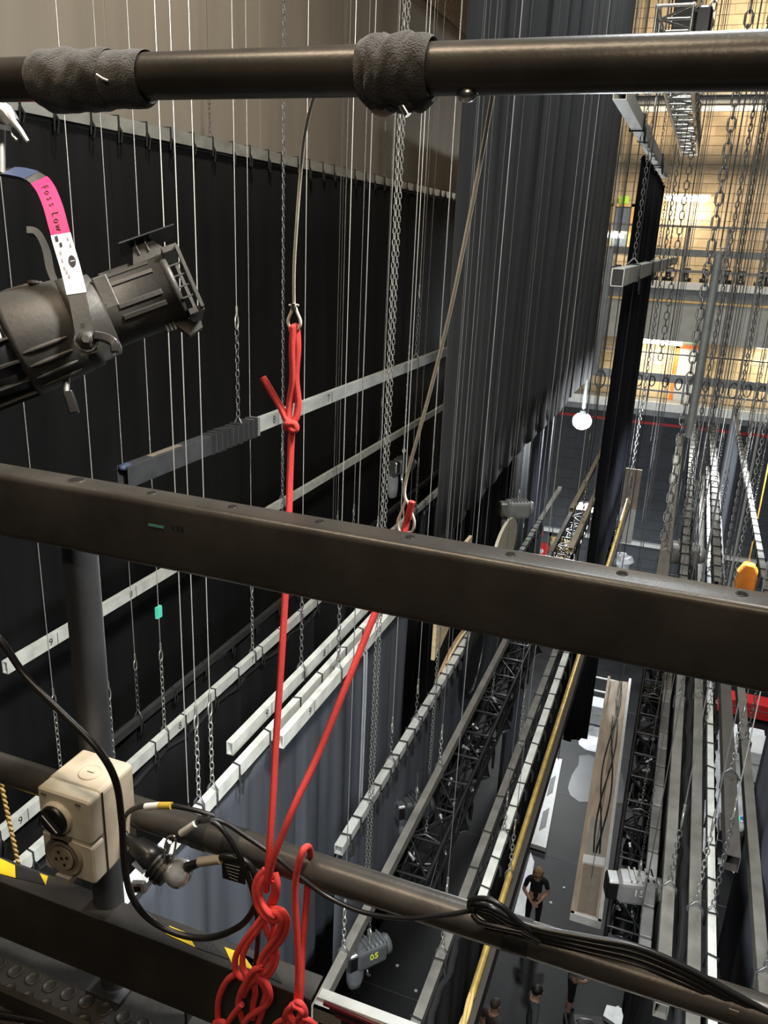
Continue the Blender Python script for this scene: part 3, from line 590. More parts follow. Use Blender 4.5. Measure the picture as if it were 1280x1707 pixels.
for s_ in (-1, 1): q = MB(); q.tube([N(490, 514, 1.018), N(490+5*s_, 508, 1.018), N(490+8*s_, 509, 1.018)], .0014, 5); q.build('loose_end', M_SLING, t)
t = thing('wire_sling', 'long pale wire sling slanting from top pipe to box rail', 'wire sling', N(676, 880, 1.06))
q = MB(); q.tube(smooth_path([N(826, 120, .925), N(822, 150, .935), N(809, 225, .96), N(795, 300, .98), N(775, 400, 1.0), N(750, 520, 1.02), N(720, 640, 1.04), N(694, 735, 1.05), N(679, 790, 1.06), N(674, 820, 1.06), N(677, 836, 1.06)], 8), .0024, 8); q.build('wire', M_SLING, t)
q = MB(); thimble(q, (677, 834), (676, 888), 14, 1.06); q.build('thimble', M_SLING, t)
RR = .0050
t = thing('red_rope', 'bright red rope from two wire slings ending in a daisy chain over the lower pipe', 'rope', N(430, 1690, .86))
def rope(pts, n=8, r=RR): q = MB(); q.tube(smooth_path(pts, n), r, 10); return q.build('rope_strand', M_ROPE, t)
rope([N(486, 552, 1.02), N(489, 546, 1.018), N(494, 548, 1.022), N(496, 580, 1.02), N(493, 630, 1.018), N(497, 670, 1.018), N(494, 695, 1.015), N(487, 706, 1.012)])
rope([N(489, 547, 1.017), N(487, 580, 1.015), N(488, 630, 1.015), N(483, 670, 1.014), N(481, 700, 1.010), N(486, 716, 1.004), N(493, 716, 1.006), N(491, 707, 1.006), N(479, 707, 1.004), N(477, 714, 1.01)])
rope([N(438, 629, 1.01), N(452, 652, 1.01), N(468, 680, 1.01), N(478, 700, 1.008), N(487, 708, 1.004)])
rope([N(486, 712, 1.010), N(485, 740, 1.008), N(483, 800, 1.0), N(481, 870, .985), N(475, 1000, .955), N(469, 1100, .93), N(461, 1220, .90), N(455, 1330, .872), N(450, 1400, .858), N(446, 1455, .852), N(444, 1485, .856)])
rope([N(687, 836, 1.055), N(681, 858, 1.055), N(675, 880, 1.055), N(655, 945, 1.03), N(618, 1040, .99), N(578, 1140, .95), N(530, 1258, .905), N(492, 1340, .868), N(468, 1398, .854), N(453, 1440, .849), N(449, 1470, .852)])
def K(cx, cy, dY=0): return N(340+cx/4.92, 1360+cy/4.92, .853+dY)
for pts in ([(500, 440, .004), (440, 510, -.002), (415, 610, -.006), (435, 730, -.008), (490, 815, -.010), (560, 862, -.012), (600, 845, -.006), (590, 815, .004)],
            [(505, 480, .002), (468, 540, -.004), (452, 620, -.008), (478, 715, -.010), (530, 795, -.014), (585, 830, -.014)],
            [(585, 470, .004), (603, 560, .0), (592, 660, .002), (560, 740, .006), (520, 800, .008), (480, 830, .006), (400, 935, .0), (315, 1050, -.002), (262, 1150, -.004), (258, 1260, -.006), (305, 1325, -.008), (370, 1335, -.010)],
            [(575, 520, .0), (575, 620, .0), (545, 720, .004), (560, 755, .0)],
            [(500, 850, .006), (430, 950, .0), (360, 1045, -.002), (318, 1150, -.005), (322, 1250, -.008), (362, 1305, -.010), (420, 1290, -.012)],
            [(510, 790, .004), (570, 765, -.004), (640, 780, -.008), (682, 860, -.006), (660, 970, -.004), (600, 1060, -.006), (530, 1140, -.008), (480, 1220, -.010), (420, 1285, -.012), (360, 1350, -.012), (305, 1440, -.01), (280, 1560, -.008), (310, 1660, -.006), (330, 1750, -.006)],
            [(520, 800, -.006), (590, 795, -.012), (632, 850, -.012), (615, 950, -.010), (555, 1045, -.010), (490, 1130, -.010), (455, 1210, -.012), (470, 1250, -.016)],
            [(505, 870, .006), (515, 940, .004), (545, 1010, .002), (590, 1090, .0), (592, 1180, -.002), (560, 1265, -.006), (500, 1325, -.010), (440, 1300, -.014)],
            [(565, 870, .006), (575, 930, .004), (560, 990, .0), (540, 1060, .0)],
            [(560, 1090, -.006), (560, 1180, -.008), (525, 1260, -.010), (470, 1300, -.012)],
            [(470, 1240, -.016), (410, 1265, -.018), (355, 1340, -.018), (320, 1440, -.016), (330, 1470, -.012)],
            [(430, 1305, -.014), (495, 1350, -.014), (540, 1440, -.014), (530, 1530, -.012), (460, 1590, -.012), (380, 1640, -.012), (330, 1700, -.012)],
            [(420, 1320, -.010), (480, 1380, -.010), (505, 1460, -.010), (485, 1540, -.010), (475, 1620, -.008), (440, 1720, -.008)],
            [(400, 1340, -.006), (420, 1450, -.004), (400, 1560, -.004), (400, 1660, -.004)],
            [(275, 1290, -.004), (190, 1350, -.004), (130, 1470, -.006), (112, 1600, -.006), (125, 1740, -.006)],
            [(310, 1545, -.012), (240, 1630, -.012), (180, 1720, -.012)],
            [(90, 1700, -.01), (150, 1690, -.014), (200, 1740, -.014)],
            [(330, 1450, -.012), (385, 1370, -.014), (440, 1330, -.012)]):
    rope([K(a, b, c_) for a, b, c_ in pts], 6)
t = thing('red_rope', 'red rope looped over the lower pipe and hanging to a round knot', 'rope', N(492, 1705, .85))
rope([K(850, 530, .052), K(868, 420, .054), K(873, 320, .044), K(862, 262, .022), (K(840, 256, .008)), K(812, 285, -.002), K(775, 400, -.006), (K(752, 520, -.006)), K(748, 700, -.006), K(762, 950, -.008), K(772, 1200, -.010), K(768, 1400, -.012), K(755, 1540, -.014)])
rope([K(848, 430, .052), K(850, 560, .048), K(832, 800, .03), K(815, 1000, .012), K(803, 1200, -.002), K(795, 1400, -.012), K(785, 1540, -.014)])
for pts in ([(720, 1550, -.02), (780, 1530, -.026), (830, 1600, -.024), (820, 1680, -.02), (760, 1700, -.022)], [(730, 1570, -.024), (680, 1600, -.02), (660, 1680, -.016), (690, 1750, -.016)], [(740, 1560, -.028), (800, 1600, -.03), (770, 1670, -.028), (700, 1690, -.024)],
            [(760, 1640, -.03), (820, 1660, -.026), (880, 1690, -.02), (930, 1740, -.018)], [(700, 1620, -.026), (730, 1680, -.028), (790, 1700, -.026), (850, 1740, -.02)], [(660, 1670, -.016), (600, 1700, -.014), (560, 1740, -.012)], [(745, 1545, -.026), (700, 1580, -.026), (690, 1640, -.024), (740, 1720, -.024)]):
    rope([K(a, b, c_) for a, b, c_ in pts], 6, .0046)

# ------------------------------------------------------------------ profile spotlight hanging at the left
A0, A1 = P(-60, 610, Y=1.08), P(306, 476, Y=1.34)
ex = nrm(A1-A0); ey = nrm(A(0, 1, 0)-ex*ex[1]); ez = np.cross(ex, ey)
def LP(x, y, off=0.):
    v = ray(x, y); o = A0+ey*off; tt = np.dot(o-EYE, ey)/np.dot(v, ey); return EYE+tt*v
def S(x, y): return float(np.dot(LP(x, y)-A0, ex))
def L3(s, y, z): return A0+ex*s+ey*y+ez*z
def sax(x): return S(x, 610+(x+60)*(476-610)/366.)
t = thing('profile_spotlight', 'black profile spotlight with pink and white tape on its yoke', 'spotlight', L3(.1, 0, -.12))
s0, s1, s2_, s3, s4 = sax(-60), sax(28), sax(140), sax(178), sax(292)
RB, RF = .092, .0635
q = MB(); q.lathe([(s0-.02, .05), (s0, .080), (s1-.006, .086), (s1-.004, .082), (s1, .084)], A0, ex, 32); q.build('rear_cap', M_FIX, t)
for k in range(14):
    a = 2*math.pi*k/14; dz, dy = math.sin(a), math.cos(a)
    q = MB(); c = L3((s0+s1)/2, dy*.087, dz*.087); q.obox(c, ex*(s1-s0)*.5, (ey*-dz+ez*dy)*.002, (ey*dy+ez*dz)*.006); q.build('cooling_fin', M_LANT, t)
q = MB(); q.lathe([(s1, .078), (s1, RB), (s1+.010, RB+.001), (s1+.10, RB*.93), (s2_-.012, RB*.88), (s2_, RB*.80)], A0, ex, 40); q.build('reflector_housing', M_LANT, t)
for a in (200, 216, 232, 248, 20, 60, 100):      # long oval embosses of the housing
    ra = math.radians(a); dy, dz = math.cos(ra), math.sin(ra); rad = ey*dy+ez*dz; tan = -ey*dz+ez*dy
    q = MB(); pts = [L3(s1+.012+u*.075, 0, 0)+rad*(RB*(1-.04*u-.02*u*u)+.0005) for u in np.linspace(0, 1, 6)]
    q.tube(pts, [.002, .0042, .0045, .0045, .0042, .002], 8); q.build('housing_rib', M_LANT, t)
q = MB(); q.lathe([(s2_-.02, RB*.82), (s2_-.018, RB*.90), (s2_+.004, RB*.90), (s2_+.006, RF*1.22), (s3-.004, RF*1.18), (s3, RF*1.02)], A0, ex, 36); q.build('gate_ring', M_LANT, t)
q = MB(); q.lathe([(s3-.005, RF*.98), (s3, RF*1.02), (s3+.03, RF), (s4-.012, RF), (s4-.010, RF*1.05), (s4, RF*1.05), (s4, RF*.8), (s4-.02, RF*.78)], A0, ex, 36); q.build('lens_barrel', M_LANT, t)
q = MB(); q.lathe([(s4-.012, RF*.85), (s4-.010, RF*.85)], A0, ex, 24); q.build('lens', M_GLASSL, t)
for a in (188, 206, 150, 128, 70):
    ra = math.radians(a); dy, dz = math.cos(ra), math.sin(ra); rad = ey*dy+ez*dz; tan = -ey*dz+ez*dy
    q = MB(); q.obox(L3((s3+s4)/2-.004, 0, 0)+rad*(RF+.001), ex*.040, tan*.0045, rad*.0018); bevel(q.build('barrel_rib', M_LANT, t), .001)
q = MB(); q.obox(L3(s3+.012, -RF*.92, RF*.35), ex*.014, ez*.030, ey*.006); bevel(q.build('barrel_clamp', M_LANT, t), .003)
q = MB(); q.obox(L3(s3+.045, .0, RF*1.03), ex*.03, ey*.010, ez*.003); q.build('top_slot', M_LANT, t)
# front colour frame holder: four sided frame, fins, top clip with wire loops, pane
sf = s4+.004; hh = .058
gh = MB()
for (y, z, w1, h1) in ((0, hh, hh, .005), (0, -hh, hh, .005)): gh.obox(L3(sf+.010, y, z), ex*.014, ey*w1, ez*h1)
for y in (-hh, hh): gh.obox(L3(sf+.022, y, 0), ex*.003, ey*.006, ez*hh)
holder = gh.build('frame_holder', M_LANT, t)
for k in range(4):
    q = MB(); q.obox(L3(sf+.008, -hh, -.032+.020*k), ex*.014, ey*.002, ez*.0013); q.build('holder_fin', M_LANT, holder)
q = MB(); q.prism([L3(s4-.055, -.022, RF*.92), L3(s4-.040, -.022, RF+.032), L3(s4-.008, -.022, RF+.032), L3(s4+.014, -.022, RF*.98)], ey*.044); q.build('top_clip', M_LANT, t)
for ds in (-.036, -.018):
    q = MB(); q.tube(smooth_path([L3(s4+ds, -.024, RF+.010), L3(s4+ds, -.026, RF+.028), L3(s4+ds+.006, -.02, RF+.038), L3(s4+ds+.012, .0, RF+.040), L3(s4+ds+.014, .02, RF+.034)], 5), .0016, 6); q.build('wire_loop', M_SIL, t)
q = MB(); q.obox(L3(s4-.012, .0, RF+.034), ex*.052, ey*.045, ez*.0012); q.build('glass_pane', mat('smoked_pane', (.03, .03, .032), .15, 0, 0), t)
q = MB(); q.prism([L3(s4-.03, -.018, -RF*.96), L3(s4-.012, -.018, -RF-.028), L3(s4+.016, -.018, -RF-.022), L3(s4+.018, -.018, -RF-.010), L3(s4+.004, -.018, -RF-.008), L3(s4-.002, -.018, -RF*.9)], ey*.03); q.build('bottom_bracket', M_LANT, t)
for k in range(3): q = MB(); q.obox(L3(s4-.045+.007*k, -.02, -RF-.002), ex*.002, ey*.004, ez*.007); q.build('grip_tooth', M_LANT, t)
# yoke
yp = [(150, 590, -.108), (143, 568, -.108), (136, 530, -.108), (128, 490, -.106), (117, 445, -.104), (106, 408, -.102), (97, 375, -.098), (88, 343, -.088), (76, 315, -.072), (60, 298, -.05), (38, 290, -.02), (10, 287, .01), (-25, 292, .05), (-45, 320, .09), (-40, 420, .108), (0, 560, .108)]
YP = smooth_path([LP(*p) for p in yp], 6)
q = MB(); ribbon(q, YP, ex, .0145, .0022); q.build('yoke', M_LANT, t)
def strip(i0, i1, m, name, hw=.0150, label=None):
    q = MB(); ribbon(q, YP[i0:i1], ex, hw, .0032); return q.build(name, m, t, label)
strip(33, 53, M_PINK, 'pink_tape', .0155, 'bright pink tape with handwriting'); strip(18, 34, M_WHITE, 'white_label', .0160, 'white printed label'); strip(56, 66, M_BLUET, 'blue_tape', .0152, 'dark blue tape')
def on_strap(i, w_, lift=.0042):
    p = YP[i]; tg = nrm(YP[i+1]-YP[i-1]); n_ = nrm(np.cross(tg, ex)); n_ = n_ if np.dot(n_, EYE-p) > 0 else -n_
    return p+ex*w_+n_*lift, tg, n_
for (i, wd, ch) in ((48, 0, 'F'), (46, 0, 'o'), (44, 0, 's'), (42, 0, 's'), (39, 0, 'L'), (37, 0, 'o'), (35, 0, 'w')):
    p, tg, n_ = on_strap(i, wd); dn = -tg; dn = dn if dn[2] < 0 else -dn
    text_mesh(ch, .016, dn, np.cross(n_, dn), p, M_INK, 'handwriting', t, .0002)
for (i, wd, a_, b_) in ((32, -.008, .004, .0045), (30, -.004, .0035, .0035), (25, .006, .006, .010)):
    p, tg, n_ = on_strap(i, wd); q = MB()
    if i == 25: q.add([p+ex*a_*math.cos(u)+tg*b_*math.sin(u) for u in np.linspace(0, 2*math.pi, 17)[:-1]], [tuple(range(16))], False)
    else: q.obox(p, ex*a_*.6, tg*b_, n_*.0002)
    q.build('label_print', M_INK, t)
p, tg, n_ = on_strap(25, .006, .0046); text_mesh('1', .011, -tg if tg[2] > 0 else tg, np.cross(n_, -tg if tg[2] > 0 else tg), p, M_WHITE, 'label_number', t, .0002)
for (i, wd) in ((28, -.008), (26, -.009), (24, -.009), (23, -.007), (22, -.005), (31, .010), (29, .011)):
    p, tg, n_ = on_strap(i, wd); q = MB(); q.obox(p, ex*.0012, tg*.003, n_*.0002); q.build('label_text', mat('label_grey', (.25, .25, .25), .6, 0, 0), t)
q = MB(); p, tg, n_ = on_strap(10, 0); q.obox(p-n_*.002, ex*.003, tg*.004, n_*.0006); q.build('strap_slot', M_INK, t)
# pivot bolt, lock handle, bottom handle, far handle, shutter lever
pv = LP(144, 567, -.112)
q = MB(); q.lathe([(0, .017), (.004, .017), (.005, .012), (.012, .010), (.014, .007)], pv, -ey, 6); q.build('pivot_bolt', M_LANT, t)
q = MB(); q.lathe([(0, .020), (.004, .020)], pv+ey*.002, -ey, 20); q.build('pivot_washer', M_LANT, t)
q = MB(); ribbon(q, smooth_path([LP(158, 560, -.112), LP(175, 563, -.115), (LP(190, 572, -.118)), LP(192, 588, -.118)], 5), ey, .010, .0075); bevel(q.build('lock_handle', M_BLK, t), .003)
q = MB(); q.tube([LP(196, 570, -.122), LP(197, 585, -.122), LP(190, 592, -.122)], .0022, 6); q.build('handle_edge', M_STEEL, t)
q = MB(); ribbon(q, smooth_path([LP(46, 386, .03), LP(60, 388, .03), LP(70, 400, .03), LP(78, 420, .03), LP(84, 450, .03), LP(92, 470, .03)], 5), ey, .012, .006); q.build('shutter_lever', M_LANT, t)
q = MB(); q.tube([LP(112, 620, -.02), LP(110, 650, -.02), LP(118, 668, -.02)], [.006, .006, .008], 10); q.build('shutter_stem', M_STEEL, t)
q = MB(); ribbon(q, smooth_path([LP(112, 652, -.02), LP(118, 668, -.02), LP(124, 690, -.02)], 4), ey, .009, .009); bevel(q.build('shutter_knob', M_BLK, t), .003)
q = MB(); q.ell(L3(s2_-.05, -.03, RB*.93), .012, .010, .005, 12, 6); q.build('housing_screw', M_LANT, t)
# hook clamp on the lighting pipe (at the left edge)
t = thing('hook_clamp', 'bright metal hook clamp at the left edge above the spotlight', 'clamp', LP(10, 240, 0))
cc = A(LP(5, 200)[0], .9, ZC+.166)
q = MB(); ribbon(q, smooth_path([cc+A(0, .030*math.cos(a)+.002, .030*math.sin(a)) for a in np.linspace(-.8, math.pi*1.1, 14)]+[LP(10, 215, -.01)], 3), (1, 0, 0), .013, .004); q.build('hook', M_SIL, t)
q = MB(); q.tube([LP(-6, 178, -.01), LP(10, 190, -.01), LP(22, 206, -.01)], [.016, .017, .013], 10); q.build('clamp_body', M_SIL, t)
q = MB(); q.tube([LP(20, 200, -.02), LP(34, 218, -.02), LP(46, 236, -.02)], [.0065, .0055, .004], 8); q.build('wing_bolt', M_STEEL, t)
q = MB(); q.tube([LP(10, 212, -.01), LP(20, 226, -.01), LP(28, 234, -.01)], .003, 6); q.build('safety_pin', M_SIL, t)
q = MB(); q.tube([LP(2, 215, 0), LP(2, 288, .01)], .007, 10); q.build('spigot', M_STEEL, t)

# ================================================================== DRAPES
def drape(name, label, X, y0, y1, zt, zb, amp, wl, m, seed=0, hem=.02, seams=(), cat='drape', th=.006, near_zb=None, panels=False):
    """pleated cloth hanging in the plane X = const; zt, zb relative to the eye"""
    r_ = np.random.RandomState(seed); n = max(24, int((y1-y0)/wl*(36 if panels else 9))); ys = np.linspace(y0, y1, n); ph = r_.rand(8)*6.3
    jit = np.cumsum(r_.randn(n)*.35)*wl/9
    def off(y, j): 
        if panels: return amp*(min(1, 5.5*abs(math.sin(math.pi*(y+.22*math.sin(1.9*y))/wl)))-1)+.012*math.sin(7*y+ph[1])
        u = 2*math.pi*(y+j)/wl
        return amp*(math.sin(u+ph[0])+.45*math.sin(2.3*u+ph[1])+.35*math.sin(.37*u+ph[2]))
    nz = 14; q = MB(); vs = []; fs = []
    for k in range(nz+1):
        w_ = k/nz; g_ = .45+.55*min(1, w_*2.2)
        for i, y in enumerate(ys):
            zbi = zb if near_zb is None else near_zb+(zb-near_zb)*(y-y0)/(y1-y0); zz = ZC+zt+(zbi-zt)*w_
            vs.append((X+off(y, jit[i])*g_+.25*amp*math.sin(2.1*w_+ph[3]+y), y, zz+(hem*math.sin(2.7*y+ph[4]) if k == nz else 0)))
    for k in range(nz):
        for i in range(n-1): fs.append((k*n+i, k*n+i+1, (k+1)*n+i+1, (k+1)*n+i))
    q.add(vs, fs, True); o = thing(name, label, cat, (X, (y0+y1)/2, ZC+zb)); c = q.build('cloth', m, o); solid(c, th)
    q = MB(); q.tube([(X+off(y, jit[i])*.45+.004, y, ZC+zt-.03) for i, y in enumerate(ys)], .03, 4, flat=.25); q.build('top_webbing', M_TIE, o)
    for sy in seams:
        j = int(np.argmin(abs(ys-sy))); q = MB(); q.tube([(vs[k*n+j][0]+.006, vs[k*n+j][1], vs[k*n+j][2]) for k in range(nz+1)], .008, 4, flat=.4); q.build('seam', m, o)
    return o
def Yon(x, y, X): return P(x, y, X=X)[1]
drape('beige_cloth', 'large beige canvas cloth hanging high at the upper left', -5.6, 2.0, 21.5, 4.2, -.4, .014, 2.4, M_BEIGE, 1, seams=[4.4, 7.2, 10.0, 12.8, 15.6, 18.4])
drape('black_backcloth', 'huge flat black cloth tied below the beige cloth', -5.2, 2.2, 23, .80, -11.5, .035, 1.7, M_BLACKDR, 2, seams=[5.2, 6.6, 8.4, 10.4, 12.6, 15, 18])
drape('black_masking_drape', 'tall pleated blue-black drape hanging in the centre of the view', -2.2, Yon(728, 800, -2.2), Yon(987, 600, -2.2), 8.5, -3.07, .10, 1.25, M_LEG, 3, hem=.0, panels=True, seams=[9.4, 11.2, 13.3, 15.6, 18])
drape('dark_drape', 'dark drape hanging from the tied batten behind the grey post', -4.0, 1.6, 21, -4.06, -12.5, .06, .9, M_BLACKDR, 14)
drape('dark_border', 'black cloth hanging from the long white tied batten', -3.42, 2.0, 20, -3.92, -11, .05, .8, M_BLACKDR, 5)
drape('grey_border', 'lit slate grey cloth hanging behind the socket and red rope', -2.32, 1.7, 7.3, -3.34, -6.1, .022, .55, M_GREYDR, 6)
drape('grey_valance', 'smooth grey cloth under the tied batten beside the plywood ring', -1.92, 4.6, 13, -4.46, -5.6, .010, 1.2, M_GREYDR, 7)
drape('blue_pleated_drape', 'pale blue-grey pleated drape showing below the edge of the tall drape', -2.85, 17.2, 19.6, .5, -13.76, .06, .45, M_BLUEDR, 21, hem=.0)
drape('charcoal_border', 'charcoal cloth hanging from the double tied batten', -1.0, 2.6, 17, -5.16, -7.0, .03, .5, mat('charcoal_drape', (.020, .020, .022), .92, 0, .25, 5, .25, 300, stretch=(1, 1, .1), spec=.2), 8)
drape('narrow_black_drape', 'narrow deep black drape hanging from the white box batten', -.85, 10.6, 15.6, 1.02, -10.0, .045, .5, mat('navy_black_drape', (.007, .008, .013), .92, 0, .25, 4, .2, 300, stretch=(1, 1, .1), spec=.15), 9, near_zb=-6.9)
drape('flat_black_drape', 'flat black drape between the two long battens at lower right', .50, 3.6, 15, -4.0, -9.6, .02, .7, mat('deep_black_drape', (.006, .006, .007), .95, 0, .2, 4), 10)
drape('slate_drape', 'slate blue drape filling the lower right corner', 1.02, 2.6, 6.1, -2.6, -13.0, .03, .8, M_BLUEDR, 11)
drape('slate_cloth', 'slate blue narrow cloth hanging above the box rail at right', 1.22, 17.4, 21, -3.69, -10.5, .03, .9, M_BLUEDR, 12)

# ================================================================== BATTENS, THEIR CABLES AND CHAINS
def hollow(q, X, y0, y1, z, w_, h, th=.006):
    o_, i_ = (w_/2, h/2), (w_/2-th, h/2-th); vs = []
    for y in (y0, y1):
        for (a, b) in (o_, i_):
            for (sx, sz) in ((-1, -1), (1, -1), (1, 1), (-1, 1)): vs.append((X+sx*a, y, ZC+z+sz*b))
    fs = []
    for k in range(4):
        j = (k+1) % 4; fs += [(k, j, 8+j, 8+k), (4+j, 4+k, 12+k, 12+j), (j, k, 4+k, 4+j), (8+k, 8+j, 12+j, 12+k)]
    fs.append((12, 13, 14, 15)); fs.append((15, 14, 13, 12))
    q.add(vs, fs, False); return q
def tie_mesh(q, X, y, z, w_, h, r=.005, seed=0):
    a, b = w_/2+r, h/2+r; rr = np.random.RandomState(seed); dy = rr.uniform(-.02, .02)
    q.tube([(X-a, y, ZC+z-b), (X+a, y+dy, ZC+z-b), (X+a, y+dy, ZC+z+b), (X-a, y, ZC+z+b)], r, 5, closed=True)
    q.tube([(X+a, y+dy, ZC+z-b*.3), (X+a+.02, y+dy+.02, ZC+z-b*1.1), (X+a+.025, y+dy-.01, ZC+z-b*2.0-rr.uniform(0, .05))], r, 5)
    q.tube([(X+a, y+dy, ZC+z-b*.3), (X+a+.02, y+dy-.03, ZC+z-b*.9), (X+a+.02, y+dy-.04, ZC+z-b*1.7-rr.uniform(0, .05))], r, 5)
    return q
def batten(name, label, X, z, y0, y1, m, w_=.05, h=.10, ties=None, marks=(), step=.42, cap=False, group=None, ymax=13):
    t = thing(name, label, 'batten', (X, y0, ZC+z-h/2), group); q = MB(); hollow(q, X, y0, y1, z, w_, h); q.build('box_section', m, t)
    if ties:
        y = y0+.12; k = 0
        while y < min(y1, ymax): q = MB(); tie_mesh(q, X, y, z, w_, h, ties, k+int(100*abs(X))); q.build('tie', M_TIE, t); y += step*(1+.15*math.sin(3.1*k)); k += 1
    for (yy, ch) in marks:
        sx = 1 if X < 0 else -1
        text_mesh(ch, .085, (0, sx, 0), (0, 0, 1), (X+sx*(w_/2+.0008), yy, ZC+z), M_INK, 'metre_mark', t)
        q = MB(); q.box((X+sx*(w_/2), yy+.07, ZC+z-h*.5), (X+sx*(w_/2+.001), yy+.076, ZC+z+h*.5)); q.build('tick_mark', M_INK, t)
    t['_X'] = X; t['_z'] = z; t['_h'] = h; t['_w'] = w_
    return t
def hang(bt, ys, what, cl=.62, r=.0030, m=M_WIRE, chm=M_CHAIN, top=11.0, n0=0, grp=None):
    X, z, h, w_ = bt['_X'], bt['_z'], bt['_h'], bt['_w']
    for i, y in enumerate(ys):
        t = thing('suspension_cable', 'steel cable on %s, %s from its near end' % (what, ORD[min(i+n0, 13)]), 'cable', (X, y, ZC+z+h/2), 'suspension cables of %s' % what)
        zt = ZC+z+h/2
        q = MB(); q.tube([(X, y, zt+cl+.09), (X, y, ZC+top)], r, 6); q.build('wire', m, t)
        if cl > .05:
            q = MB(); q.chain((X, y, zt+.06), (X, y, zt+cl), .046, .0125, .0042); q.build('chain', chm, t)
            q = MB(); q.tube([(X, y+.02*math.cos(a), zt+cl+.045+.05*math.sin(a)) for a in np.linspace(0, 2*math.pi, 11)[:-1]], .006, 5, closed=True); q.cyl((X, y, zt+cl+.09), (X, y, zt+cl+.15), .009, 6); q.build('thimble', M_CHAING, t)
        q = MB(); b, a = h/2+.008, w_/2+.008
        q.tube([(X-a, y, ZC+z-b), (X+a, y, ZC+z-b), (X+a, y, ZC+z+b), (X, y, ZC+z+b+.06), (X-a, y, ZC+z+b)], .008, 5, closed=True); q.build('batten_clamp', M_CHAIN, t)
def Ys(X, *px): return [P(x, y, X=X)[1] for x, y in px]
def more(ys, step, y1): 
    ys = list(ys); y = ys[-1]+step
    while y < y1: ys.append(y); y += step
    return ys
def mk(X, *items): return [(P(x, y, X=X)[1], ch) for (x, y, ch) in items]

b0 = batten('batten', 'pale batten with black ties along the lower edge of the beige cloth', -5.2, .86, 2.2, 23, M_BATT, .06, .12, ties=.010, step=.40, ymax=20)
hang(b0, [8.3, 13.6], 'the batten under the beige cloth', .7, m=M_WIRED)
# upper left batten with dark sleeve on its near end
X = -2.868; b1 = batten('batten', 'grey box batten marked 8 and 7 with a dark sleeved near end', X, -1.345, Yon(300, 762, X), 17, M_BATT, .05, .10, marks=mk(X+.025, (457, 697, '8'), (548, 663, '7')))
ya, yb_ = Yon(205, 800, X), Yon(422, 716, X)
q = MB(); hollow(q, X, ya, yb_, -1.345, .075, .125, .005); bevel(q.build('dark_sleeve', mat('dark_sleeve', (.055, .058, .062), .45, .3, .25, 8), b1), .004)
for k in range(9): yy = Yon(345, 748, X)+.07*k; q = MB(); hollow(q, X, yy, yy+.045, -1.345, .083+.004*(k % 2), .133+.004*(k % 3), .004); q.build('sleeve_wrap', M_TIE, b1)
q = MB(); hollow(q, X, yb_-.05, yb_+.03, -1.345, .082, .132, .006); q.build('end_plate', M_STEEL, b1)
q = MB(); q.box((X-.02, Yon(250, 775, X), ZC-1.345+.063), (X+.02, Yon(300, 757, X), ZC-1.345+.066)); q.build('paper_label', M_CREAMD, b1)
q = MB(); q.ell((X, ya+.03, ZC-1.29), .03, .05, .022, 10, 6); q.build('blue_tape_bundle', M_BLUET, b1)
hang(b1, Ys(X, (397, 703), (693, 600))+[10.9, 13.5, 16], 'the dark sleeved batten', .66)
X = -4.363; bA = batten('batten', 'long grey box batten marked 9 and 8 ending at the left edge', X, -3.13, Yon(8, 1112, X), 19, M_BATTW, .05, .10, marks=mk(X+.025, (85, 1070, '9'), (218, 985, '8')))
hang(bA, more(Ys(X, (470, 838), (634, 735)), 5, 18), 'the batten marked 9 at the left edge', .55, chm=M_CHAIN)
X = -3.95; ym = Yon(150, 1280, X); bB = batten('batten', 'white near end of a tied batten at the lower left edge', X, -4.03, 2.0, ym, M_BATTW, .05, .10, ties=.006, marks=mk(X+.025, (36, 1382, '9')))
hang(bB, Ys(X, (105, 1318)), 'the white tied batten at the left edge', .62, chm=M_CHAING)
bB2 = batten('batten', 'far part of the tied batten right of the post, painted dark for shade', X, -4.03, ym+.01, 19, mat('batten_painted_shade', (.035, .035, .035), .6), .05, .07, ties=.006, step=.5)  # same batten goes on here; dark colour stands in for its shade
hang(bB2, more(Ys(X, (232, 1212)), 4.2, 18), 'the far part of the tied batten right of the post, painted dark for shade', .45, m=M_WIRE)
X = -3.40; bC = batten('batten', 'long white box batten with many black ties in the left middle', X, -3.80, 2.6, 20, M_BATTW, .05, .095, ties=.006, marks=mk(X+.025, (421, 1097, '7'), (300, 1205, '8')))
hang(bC, more(Ys(X, (192, 1298), (275, 1226), (421, 1097)), 2.4, 19), 'the white tied batten', .62, chm=M_CHAING)
X = -2.48; bD = batten('batten', 'pale box batten with open square end left of the red rope', X, -3.30, Yon(383, 1248, X), 7.4, M_BATTW, .05, .10, marks=mk(X+.025, (445, 1186, '9'), (541, 1078, '8'), (505, 1118, 'II')))
hang(bD, more(Ys(X, (502, 1116)), 1.6, 7.3), 'the pale open ended batten', .62)
X = -2.30; bE = batten('batten', 'white tied batten carrying the slate grey cloth', X, -3.27, 2.0, 7.3, M_BATTW, .05, .095, ties=.006)
hang(bE, Ys(X, (316, 1388)), 'the batten of the slate grey cloth', .0)
hang(bE, more(Ys(X, (333, 1368), (355, 1343)), 2.8, 7), 'the batten of the slate grey cloth', .52, chm=M_CHAING, n0=1)
X = -2.13; bE2 = batten('batten', 'pale box batten marked 9 crossing behind the red rope', X, -3.18, Yon(467, 1243, X), 7.2, M_BATTW, .05, .10, marks=mk(X+.025, (517, 1176, '9')))
hang(bE2, more(Ys(X, (563, 1122)), 1.3, 7), 'the batten crossing behind the red rope', .6)
X = -1.9; bF = batten('batten', 'grey tied batten carrying the smooth grey valance', X, -4.39, Yon(564, 1425, X), 15, M_BATT, .07, .08, ties=.009, step=.22)
